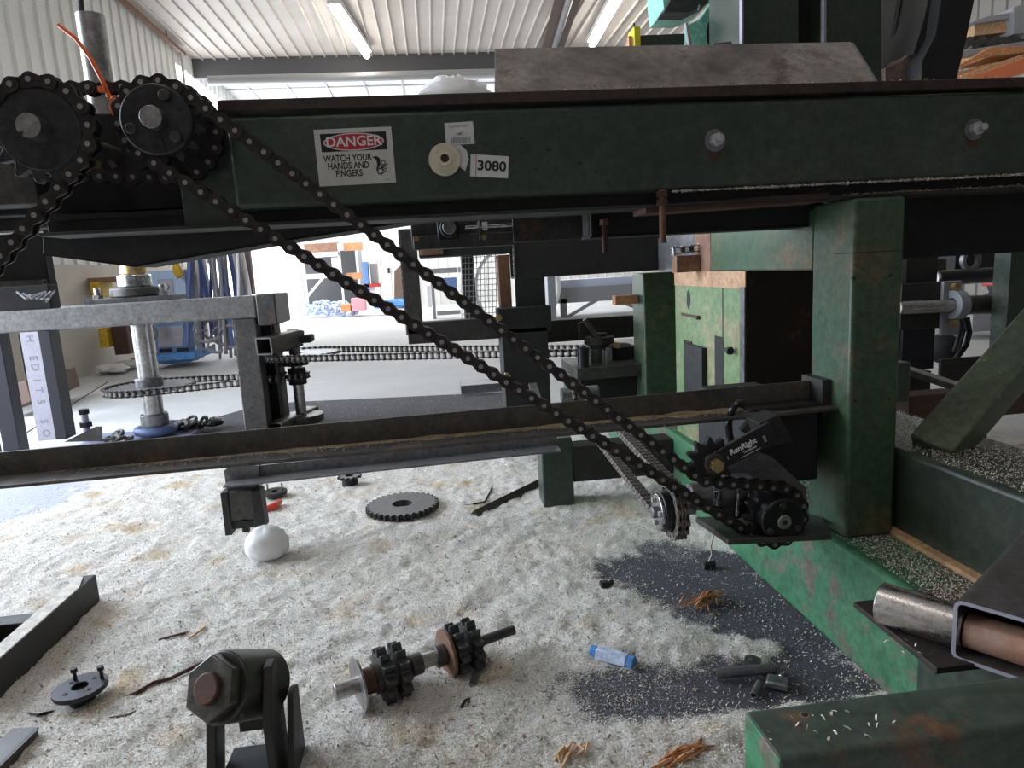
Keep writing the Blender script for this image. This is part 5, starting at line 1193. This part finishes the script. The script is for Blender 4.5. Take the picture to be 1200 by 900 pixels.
# plastic film on the beam
def crumple(name, cx, cy, Y, w, h, m, lab, cat, seed):
    rnd = random.Random(seed); c = at(cx, cy, Y=Y); b = MB(); nu, nv = 22, 10; vs = []
    for i in range(nv+1):
        for j in range(nu):
            th = pi/2*i/nv; a = 2*pi*j/nu; r = 1+rnd.uniform(-.16, .16) if i else 1
            vs.append(c+V((cos(a)*sin(th)*w*r, sin(a)*sin(th)*w*.6*r, cos(th)*h*r)))
    b.add(vs, [(i*nu+j, (i+1)*nu+j, (i+1)*nu+(j+1) % nu, i*nu+(j+1) % nu) for i in range(nv) for j in range(nu)]); return b.build(name, m, None, lab, cat, smooth=60)
crumple('plastic_film', 532, 118, 1.68, .085, .05, 'plastic_film', 'crumpled clear plastic film on top of the green beam left of the steel angle', 'plastic film', 3)
crumple('plastic_film', 596, 113, 1.75, .03, .02, 'plastic_film', 'small scrap of plastic film tucked at the end of the steel angle', 'plastic film', 5)
# welding set
YW = 9.0
wm = thing('welding_machine', at(195, 418, Z=0), 'blue welding machine on wheels with a dial panel, beyond the bench frame', 'welding machine')
def wbx(name, x0, y0, x1, y1, Y, dy, m, par=wm, label=None): return tb_box(name, x0, y0, x1, y1, Y, dy, m, par, label, .01)
wbx('case', 172, 318, 222, 352, YW, .6, 'welder_blue'); wbx('control_panel', 168, 318, 220, 350, YW-.02, .02, 'welder_panel'); wbx('dial_plate', 184, 328, 204, 343, YW-.03, .01, 'post_light')
q = at(194, 336, Y=YW-.03); MB().cyl(q, q-YA*.05, .04, n=20).build('dial', 'white_paint', wm)
wbx('lower_case', 178, 376, 222, 425, YW, .6, 'welder_blue')
b = MB()
for k in range(8): a = at(186, 383+k*3, Y=YW); c = at(215, 384+k*3, Y=YW); b.box(a.x, c.x, YW-.02, YW, c.z, a.z)
b.build('louvres', 'post_light', wm); wbx('slot', 186, 409, 202, 415, YW-.01, .02, 'black'); wbx('slot', 206, 408, 221, 414, YW-.01, .02, 'black'); wbx('base_tray', 174, 416, 230, 421, YW-.2, .8, 'blue_tarp')
b = MB(); q = at(176, 400, Y=YW-.3); b.sphere(at(178, 390, Y=YW-.3), .07, 12, 8, (1, 1, 1.4)); b.build('gun_holder', 'hose_grey', wm)
MB().path([at(x, y, Y=YW-.1) for x, y in ((205, 306), (208, 318), (212, 324))], [.03, .06, .05], 8).build('glove', 'yellow', None, 'yellow work glove hung over the blue welding machine', 'glove')
cyl_ = MB(); rnd = random.Random(21)
hb = thing('hose_rack', at(260, 420, Z=0), 'wall rack hung with bundles of grey, white and blue hoses beside the welding machine', 'hose rack')
for nm, m, n, sd in (('hose', 'hose_white', 9, 1), ('hose', 'hose_grey', 22, 2), ('hose', 'hose_blue', 8, 3)):
    for i in range(n):
        x = 222+rnd.random()*64; yt = 296; ybm = 385+rnd.random()*40; Yh = 8.6+rnd.random()*1.2; dx = rnd.gauss(0, 6)
        MB().path([at(x, yt, Y=Yh), at(x+dx*.5+3, yt+30, Y=Yh), at(x+dx+5, (yt+ybm)/2+10, Y=Yh), at(x+dx*1.4+8, ybm, Y=Yh)], .018+.016*rnd.random(), 6).build(nm, m, hb)
for i in range(6):
    cx, cy, r = 240+rnd.random()*40, 385+rnd.random()*20, 8+rnd.random()*10
    MB().path([at(cx+r*cos(a), cy+r*sin(a)*.9, Y=8.5+i*.08) for a in [radians(30+k*18) for k in range(15)]], .017, 6).build('hose_loop', 'hose_grey', hb)
wbx('rack_post', 284, 290, 298, 345, 9.2, .1, 'pink_post' if 'pink_post' in MATS else 'rust', hb)
# cupboard of things left of the welder
yb2 = thing('yellow_stand', at(120, 400, Y=9.2), 'yellow steel stand with a bench top against the left wall', 'stand')
wbx('top_board', 101, 326, 138, 330, 9.0, .3, 'wood_dark' if 'wood_dark' in MATS else 'wood', yb2); wbx('body', 104, 330, 121, 348, 9.0, .3, 'yellow', yb2); wbx('leg', 114, 385, 128, 407, 9.0, .2, 'yellow', yb2); wbx('drum', 128, 372, 152, 415, 9.1, .3, 'rust_dark', yb2)
tag(tb_box('wall_cabinet', 101, 312, 111, 325, 9.3, .2, 'dark', None), 'small dark box standing on the yellow stand', 'box')
rp = MB(); rnd = random.Random(31)
for i in range(26):
    q = at(98+rnd.random()*66, 428-rnd.random()*9, Z=.03); a = rnd.random()*3; l = .1+rnd.random()*.3; rp.bar(q-V((cos(a), sin(a), 0))*l/2, q+V((cos(a), sin(a), .1))*l/2, .03, .03)
rp.build('scrap_heap', 'mill', None, 'low heap of scrap metal on the slab behind the thick shaft', 'scrap', kind='stuff')
rp = MB()
for i in range(12):
    q = V((-4.05+rnd.random()*.25, 8.6+rnd.random()*.9, .07)); rp.sphere(q, .05+.05*rnd.random(), 8, 6, (1.4, 1, .6), jit=.5)
rp.build('rag_heap', 'white_label', None, 'pile of whitish rags against the left wall', 'rags', kind='stuff')
sp_('wooden_ramp', [(8, 453), (30, 445), (37, 470), (10, 483)], 6.0, .8, 'brown_board' if 'brown_board' in MATS else 'rust_dark', None, 'dark brown board on the slab seen between the left posts', 'board')
# dark cabinet behind the left block with wires
dc_ = thing('control_box', at(30, 360, Y=3.2), 'dark control box with loose wires under the machine at the far left', 'control box')
wbx('box_body', -40, 333, 62, 362, 3.3, .08, 'black', dc_)
b = MB()
for k in range(5): b.path([at(20+k*7, 342+k*2, Y=3.25), at(30+k*7, 350, Y=3.22), at(44+k*5, 345-k, Y=3.24), at(54, 342+k*3, Y=3.25)], .005, 6)
b.build('wire', 'hose_grey', dc_)
wbx('rear_post', 46, 380, 66, 470, 5.5, .15, 'dark', dc_); wbx('rear_post', 20, 392, 30, 440, 6.0, .1, 'dark', dc_)
# ------------------------------------------------------------ far end of the hall
YR = 20.0
ff = lambda px, py: at(px, py, Z=0)
tr = thing('storage_rack', at(380, 366, Z=0), 'tall open storage rack with orange beams at the far end of the hall', 'rack')
def frx(name, x0, y0, x1, y1, Y, dy, m, par=tr, label=None): return tb_box(name, x0, y0, x1, y1, Y, dy, m, par, label, .0)
frx('upright', 397, 285, 403, 368, 18.6, .12, 'white_paint'); frx('upright', 350, 295, 353, 368, 18.6, .12, 'white_paint'); frx('upright', 422, 285, 425, 362, 19.6, .12, 'rack_grey')
frx('rack_beam', 402, 285, 425, 293, 18.8, .1, 'wood'); frx('rack_beam', 405, 320, 424, 327, 18.8, .1, 'wood'); frx('shelf', 352, 297, 398, 300, 18.6, .1, 'white_paint'); frx('shelf', 352, 322, 398, 325, 18.6, .1, 'white_paint'); frx('back_panel', 356, 296, 422, 364, 19.9, .05, 'rack_back'); frx('rack_beam', 356, 286, 398, 296, 19.5, .05, 'rust')
MB().bar(at(359, 349, Y=18.4), at(379, 325, Y=18.4), .06, .06).build('brace', 'white_paint', tr)
tag(tb_box('cardboard_box', 388, 302, 398, 318, 19.0, .4, 'white_label', None), 'white box standing on the storage rack', 'box')
hp = MB(); rnd = random.Random(17)
for i in range(70):
    px = 352+rnd.random()*62; q = at(px, 366-rnd.random()*9, Y=18.0+rnd.random()); q.z = max(q.z, .1); a = rnd.random()*6
    hp.path([q+V((.14*cos(a+t), .05*sin(t*2), .12*sin(a+t))) for t in (0, .7, 1.4, 2.1, 2.8)], .03, 5)
hp.build('hose_heap', 'heap_blue' if 'heap_blue' in MATS else 'post_light', None, 'tangled heap of pale blue hoses on the floor below the rack', 'hoses', kind='stuff')
tag(tb_box('pink_crate', 411, 350, 428, 364, 17.8, .5, 'pink', None), 'pink and white stack of sacks at the foot of the rack', 'sacks')
tag(tb_box('cardboard_box', 399, 357, 411, 365, 17.8, .4, 'wood', None), 'low brown carton right of the hose heap', 'box')
ct = thing('blue_workstation', at(435, 362, Z=0), 'blue and red welding cart standing far off between the chain strands', 'cart')
frx('cabinet', 424, 307, 433, 340, 17.5, .4, 'welder_blue', ct); frx('screen', 433, 309, 443, 333, 17.6, .3, 'rack_grey', ct); frx('red_frame', 442, 305, 446, 352, 17.5, .1, 'red', ct); frx('red_frame', 426, 333, 446, 336, 17.5, .1, 'red', ct); frx('white_box', 431, 337, 440, 354, 17.6, .3, 'white_paint', ct)
q = at(444, 355, Z=.12); MB().ring(q, q-YA*.06, .14, .05, 20).build('wheel', 'black', ct)
crumple('blue_tarpaulin', 464, 360, 17.8, .5, .2, 'blue_tarp', 'blue tarpaulin bundle on the floor behind the long chain', 'tarpaulin', 9)
sp_('pallet_on_end', [(462, 318), (470, 310), (477, 318), (480, 361), (462, 362)], 20, .2, 'brown_board' if 'brown_board' in MATS else 'rust_dark', None, 'brown board leaning on the far wall left of the dark stand', 'board')
tag(tb_box('wall_switch', 454, 314, 457, 320, 21.9, .06, 'black', None), 'small black switch box on the far wall', 'switch')
wt = thing('work_table', at(520, 360, Z=0), 'grey work table with clutter at the far wall behind the chains', 'table')
frx('table_top', 503, 315, 540, 319, 15, 1, 'rack_grey', wt); frx('leg', 504, 319, 512, 378, 15, .15, 'rack_grey', wt); frx('leg', 512, 365, 540, 368, 15, .1, 'rack_grey', wt); frx('drawer_box', 519, 326, 536, 340, 15, .5, 'welder_blue', wt); frx('white_bin', 500, 335, 506, 360, 16, .5, 'white_paint', wt); frx('white_post', 536, 305, 541, 380, 14, .15, 'white_paint', wt)
# big round duct end and wire mesh
q = at(600, 330, Y=12.5); MB().ring((q.x+.1, 12.5, q.z-.1), (q.x+.1, 13.6, q.z-.1), .80, .74, 56).build('round_tank', 'tank_white' if 'tank_white' in MATS else 'white_paint', None, 'large pale round tank lying behind the wire mesh', 'tank')
wmh = MB()
for i in range(10): a = at(541+i*4.4, 298, Y=3.55); c = at(541+i*4.6, 378, Y=3.55); wmh.bar(a, c, .0035, .0035, up=(0,1,0))
for j in range(12): wmh.bar(at(541, 302+j*6.6, Y=3.55), at(583, 300+j*6.6, Y=3.55), .0035, .0035)
wmh.build('wire_mesh', 'mesh_grey' if 'mesh_grey' in MATS else 'hose_grey', st, 'square wire mesh panel')
# second table and trestle seen through the gap
tt = thing('trestle_table', at(700, 375, Y=13.2), 'grey steel trestle table with angled legs seen under the black cross beam', 'table')
frx('table_top', 652, 329, 748, 341, 13.2, .8, 'light_blue' if 'light_blue' in MATS else 'welder_panel', tt); frx('apron', 654, 338, 748, 350, 13.1, .1, 'rack_grey', tt); frx('leg', 657, 350, 665, 374, 13.1, .1, 'rack_grey', tt)
MB().bar(at(664, 372, Y=13.15), at(702, 350, Y=13.15), .06, .06).build('leg_brace', 'rack_grey', tt); MB().bar(at(748, 362, Y=13.15), at(712, 347, Y=13.15), .06, .06).build('leg_brace', 'rack_grey', tt); frx('red_cloth', 690, 376, 742, 382, 13.0, .3, 'pink', tt); tb_box('stop_bar', 721, 347, 748, 356, 3.12, .06, 'wood', cp, 'brown flat stop bar sticking out to the left')

# ------------------------------------------------------------ sawdust
from mathutils import noise as NZ
def dens(x, y):
    """amount of sawdust lying at a point of the floor, 0..1"""
    d = 1.0
    for cx, cy, rx, ry, a, amt in HOLES:
        dx, dy = x-cx, y-cy; ca, sa = cos(a), sin(a); ux, uy = (dx*ca+dy*sa)/rx, (-dx*sa+dy*ca)/ry; r = ux*ux+uy*uy
        if r < 4: r += .7*NZ.noise(V((x*7, y*7, 2)))+.5*NZ.noise(V((x*28, y*28, 5))); d -= amt*max(0, min(1, (1.8-r)/1.5))
    return max(0, min(1, d))
def hole(px, py, px2, py2, wid, amt):
    a, b_ = on(px, py), on(px2, py2); c = (a+b_)/2; v = b_-a; return (c.x, c.y, max(v.length/2, .02), wid, atan2(v.y, v.x), amt)
HOLES = [hole(700, 670, 1000, 740, .17, .80), hole(860, 660, 1010, 830, .14, .8), hole(640, 815, 900, 805, .13, .75), hole(820, 790, 1010, 800, .10, .55), hole(740, 640, 870, 680, .2, .7),
         hole(470, 555, 580, 552, .16, .38), hole(-120, 600, 110, 575, .42, .95), hole(-150, 520, 60, 545, .5, 1.0), hole(680, 560, 760, 600, .12, .1)]
def height(x, y):
    d = dens(x, y); n = NZ.noise(V((x*9, y*9, 0)))*.5+NZ.noise(V((x*24, y*24, 3)))*.35+NZ.noise(V((x*70, y*70, 7)))*.3
    return d, -.002+d*(.008+.018*(n+.5))+(.004*NZ.noise(V((x*3, y*3, 1))) if d > .2 else 0)*d
sd_m = bpy.data.materials.new('sawdust'); sd_m.use_nodes = True; nt = sd_m.node_tree; N = nt.nodes; L = nt.links; bs = N['Principled BSDF']; bs.inputs['Roughness'].default_value = .9
tc = N.new('ShaderNodeTexCoord'); n1 = N.new('ShaderNodeTexNoise'); n1.inputs['Scale'].default_value = 190; n1.inputs['Detail'].default_value = 4; n1.inputs['Roughness'].default_value = .7
L.new(tc.outputs['Object'], n1.inputs['Vector'])
rp_ = N.new('ShaderNodeValToRGB'); E_ = rp_.color_ramp.elements; E_[0].position = .36; E_[0].color = (.42, .39, .34, 1); E_[1].position = .62; E_[1].color = (.95, .93, .88, 1); e3 = rp_.color_ramp.elements.new(.48); e3.color = (.76, .73, .67, 1)
L.new(n1.outputs['Fac'], rp_.inputs['Fac'])
n2 = N.new('ShaderNodeTexNoise'); n2.inputs['Scale'].default_value = 5; n2.inputs['Detail'].default_value = 6; L.new(tc.outputs['Object'], n2.inputs['Vector'])
r2 = N.new('ShaderNodeValToRGB'); r2.color_ramp.elements[0].position = .56; r2.color_ramp.elements[1].position = .74; r2.color_ramp.elements[0].color = (1, 1, 1, 1); r2.color_ramp.elements[1].color = (.80, .63, .42, 1); L.new(n2.outputs['Fac'], r2.inputs['Fac'])
mu = N.new('ShaderNodeMix'); mu.data_type = 'RGBA'; mu.blend_type = 'MULTIPLY'; mu.inputs[0].default_value = 1; L.new(rp_.outputs['Color'], mu.inputs[6]); L.new(r2.outputs['Color'], mu.inputs[7])
at_ = N.new('ShaderNodeAttribute'); at_.attribute_name = 'cover'
n3 = N.new('ShaderNodeTexNoise'); n3.inputs['Scale'].default_value = 240; n3.inputs['Detail'].default_value = 3; L.new(tc.outputs['Object'], n3.inputs['Vector'])
cm = N.new('ShaderNodeMath'); cm.operation = 'ADD'; L.new(at_.outputs['Fac'], cm.inputs[0]); L.new(n3.outputs['Fac'], cm.inputs[1])
cr = N.new('ShaderNodeMapRange'); cr.inputs[1].default_value = .80; cr.inputs[2].default_value = 1.04; L.new(cm.outputs[0], cr.inputs[0])
sl = N.new('ShaderNodeMix'); sl.data_type = 'RGBA'; L.new(cr.outputs[0], sl.inputs[0]); L.new(mu.outputs[2], sl.inputs[7])
n4 = N.new('ShaderNodeAttribute'); n4.attribute_name = 'slab'
ml = N.new('ShaderNodeMix'); ml.data_type = 'RGBA'; L.new(n4.outputs['Fac'], ml.inputs[0]); ml.inputs[6].default_value = (.085, .083, .10, 1); ml.inputs[7].default_value = (.46, .48, .52, 1); L.new(ml.outputs[2], sl.inputs[6])
L.new(sl.outputs[2], bs.inputs['Base Color'])
bp = N.new('ShaderNodeBump'); bp.inputs['Strength'].default_value = 1.0; bp.inputs['Distance'].default_value = .007; L.new(n1.outputs['Fac'], bp.inputs['Height']); L.new(bp.outputs['Normal'], bs.inputs['Normal'])
MATS['sawdust'] = sd_m
x0, x1, y0, y1, st_ = -2.6, 2.9, .75, 4.15, .0115
nx, ny = int((x1-x0)/st_), int((y1-y0)/st_); vs = []; cov = []; slab = []
for j in range(ny+1):
    for i in range(nx+1):
        x, y = x0+i*st_, y0+j*st_; ed = min(1, max(0, (4.1-y)/.35))*1.0
        d, h = height(x, y); d *= ed; vs.append((x, y, max(.0012, h*ed if ed < 1 else h) if ed > .05 else -.001)); cov.append(d); slab.append(1.0 if x < -.2 and y > 1.2 else 0.0)
fs = [(j*(nx+1)+i, j*(nx+1)+i+1, (j+1)*(nx+1)+i+1, (j+1)*(nx+1)+i) for j in range(ny) for i in range(nx)]
me = bpy.data.meshes.new('sawdust_layer'); me.from_pydata(vs, [], fs); me.materials.append(sd_m)
for nm, arr in (('cover', cov), ('slab', slab)):
    a = me.attributes.new(nm, 'FLOAT', 'POINT'); a.data.foreach_set('value', arr)
me.polygons.foreach_set('use_smooth', [True]*len(me.polygons))
so = bpy.data.objects.new('sawdust_layer', me); COL.objects.link(so); tag(so, 'layer of pale sawdust and shavings spread over the floor', 'sawdust', kind='stuff')
mat('flake', (.95, .92, .86), .85, 0, (.55, .47, .36), 200, .8)
mat('flake_dark', (.30, .22, .14), .85)
def flakes(name, pts, size, m, lab, seed):
    """pts: list of (point, normal-ish up) - each flake is a tiny bent chip"""
    rnd = random.Random(seed); vs = []; fs = []
    for p in pts:
        a = rnd.random()*6.283; t = rnd.gauss(0, .5); l = size*(.4+rnd.random()*1.2); w_ = size*(.2+.3*rnd.random())
        e1 = V((cos(a)*cos(t), sin(a)*cos(t), sin(t))); e2 = V((-sin(a), cos(a), rnd.gauss(0, .4))).normalized(); k = len(vs); q = V(p)
        vs += [q-e1*l-e2*w_, q-e1*l+e2*w_, q+ZA*l*.25-e2*w_, q+ZA*l*.25+e2*w_, q+e1*l-e2*w_*.6, q+e1*l+e2*w_*.6]
        fs += [(k, k+2, k+3, k+1), (k+2, k+4, k+5, k+3)]
    me = bpy.data.meshes.new(name); me.from_pydata([tuple(v) for v in vs], [], fs); me.materials.append(MATS[m])
    o = bpy.data.objects.new(name, me); COL.objects.link(o); tag(o, lab, 'sawdust', kind='stuff'); return o
rnd = random.Random(99); pts = []; ptd = []
while len(pts) < 85000:
    y = .95+(rnd.random()**1.5)*2.7; x = (rnd.random()-.5)*1.6*y+.1*y
    if not (-2.5 < x < 1.1): continue
    d, h = height(x, y)
    if rnd.random() < .30+d*.70: (pts if rnd.random() < .96 else ptd).append((x, y, max(h, .001)+.002))
flakes('sawdust_flakes', pts, .0027, 'flake', 'loose pale wood flakes scattered over the floor', 1)
flakes('bark_crumbs', ptd, .005, 'flake_dark', 'brown bark crumbs scattered among the sawdust', 2)
def strip(px0, py0, px1, py1, n, Y=None, X=None, Z=None, sp=.01, dz=.003):
    o = []
    for i in range(n):
        f = rnd.random(); q = at(px0+(px1-px0)*f, py0+(py1-py0)*f, X=X, Y=Y, Z=Z); o.append((q.x+rnd.gauss(0, sp), q.y+rnd.gauss(0, sp), q.z+rnd.random()*dz))
    return o
db = MB(); n_ = 260; vs = []
for i in range(n_+1):
    f = i/n_; c = ra2+(rb2-ra2)*f; k = .35+.65*abs(NZ.noise(V((f*22, 1, 0)))*2); k *= min(1, max(.0, (f-.12)*2.2)); zz = c.z-H_+.0045
    vs += [(c.x, c.y-.001, zz), (c.x, c.y-.004, zz+.001+.006*k), (c.x, c.y-.012-.020*k, zz+.001+.0035*k), (c.x, c.y-.020-.034*k, zz)]
db.add(vs, [(4*i+a, 4*i+a+1, 4*i+a+5, 4*i+a+4) for i in range(n_) for a in range(3)]); o_ = db.build('ledge_dust', 'ledge_dust', None, 'drift of tan sawdust banked along the ledge of the long rail', 'sawdust', kind='stuff')
pts = []
n = 7000
for i in range(n):                                   # on the rail's ledge
    f = rnd.random(); q = ra2+(rb2-ra2)*f
    if rnd.random() < .25+.75*abs(sin(f*9+1)) and f > .2: pts.append((q.x, q.y-.004-abs(rnd.gauss(0, .026)), q.z-H_+.003+rnd.random()*.004))
flakes('ledge_sawdust', pts, .0024, 'flake', 'line of sawdust lying along the ledge of the long rail', 3)
pts = []
for i in range(6000):
    x = BX+.02+rnd.random()*.15; y = 1.0+rnd.random()**1.3*.55
    if rnd.random() < 1-abs(x-1.04)/.12: pts.append((x, y, BZ+.002))
for i in range(15000):
    x = 1.14+rnd.random()*.25; y = 1.0+rnd.random()*2.2; pts.append((x, y, .502+rnd.random()*.003))
for i in range(8000):
    x = BX+.02+rnd.random()*.3; y = 1.75+rnd.random()*1.1
    if x < .975 or y < 2.1: pts.append((x, y, BZ+.002+rnd.random()*.003))
flakes('beam_sawdust', pts, .0024, 'flake', 'wood flakes lying on top of the green floor beams', 4)
pts = []
for i in range(1500):
    f = rnd.random(); x = .55+f*1.2; k = max(0, (f-.1))
    pts.append((x, YB+.002-abs(rnd.gauss(0, .003)), ZB-.004+rnd.random()*.007*k+.002))
    if f > .35: pts.append((x, YB+.012+rnd.random()*.02, ZB-.027+rnd.random()*.009*k))
for i in range(500): x = x0_ if False else .2+rnd.random()*1.3; pts.append((x, 1.55+rnd.random()*.05, ZT+.03+rnd.random()*.004*(1 if rnd.random() < .6 else 2)))
flakes('beam_edge_sawdust', pts, .0035, 'flake', 'white sawdust caught along the edges of the big green beam', 5)
pts = []
for i in range(22): q = at(900+rnd.random()*160, 833+rnd.random()*35, Z=GT); pts.append((q.x, q.y, GT+.001))
for i in range(700): q = at(300+rnd.random()*320, 462+rnd.random()*28, Z=.006); pts.append((q.x, q.y, .007))
for i in range(120): q = at(1035+rnd.random()*60, 725+rnd.random()*50, Z=PZ); pts.append((q.x, q.y, PZ+.001)) if i < 14 else None
flakes('stray_flakes', pts, .004, 'flake', 'stray flakes on the green tube and the dark floor sheet', 6)
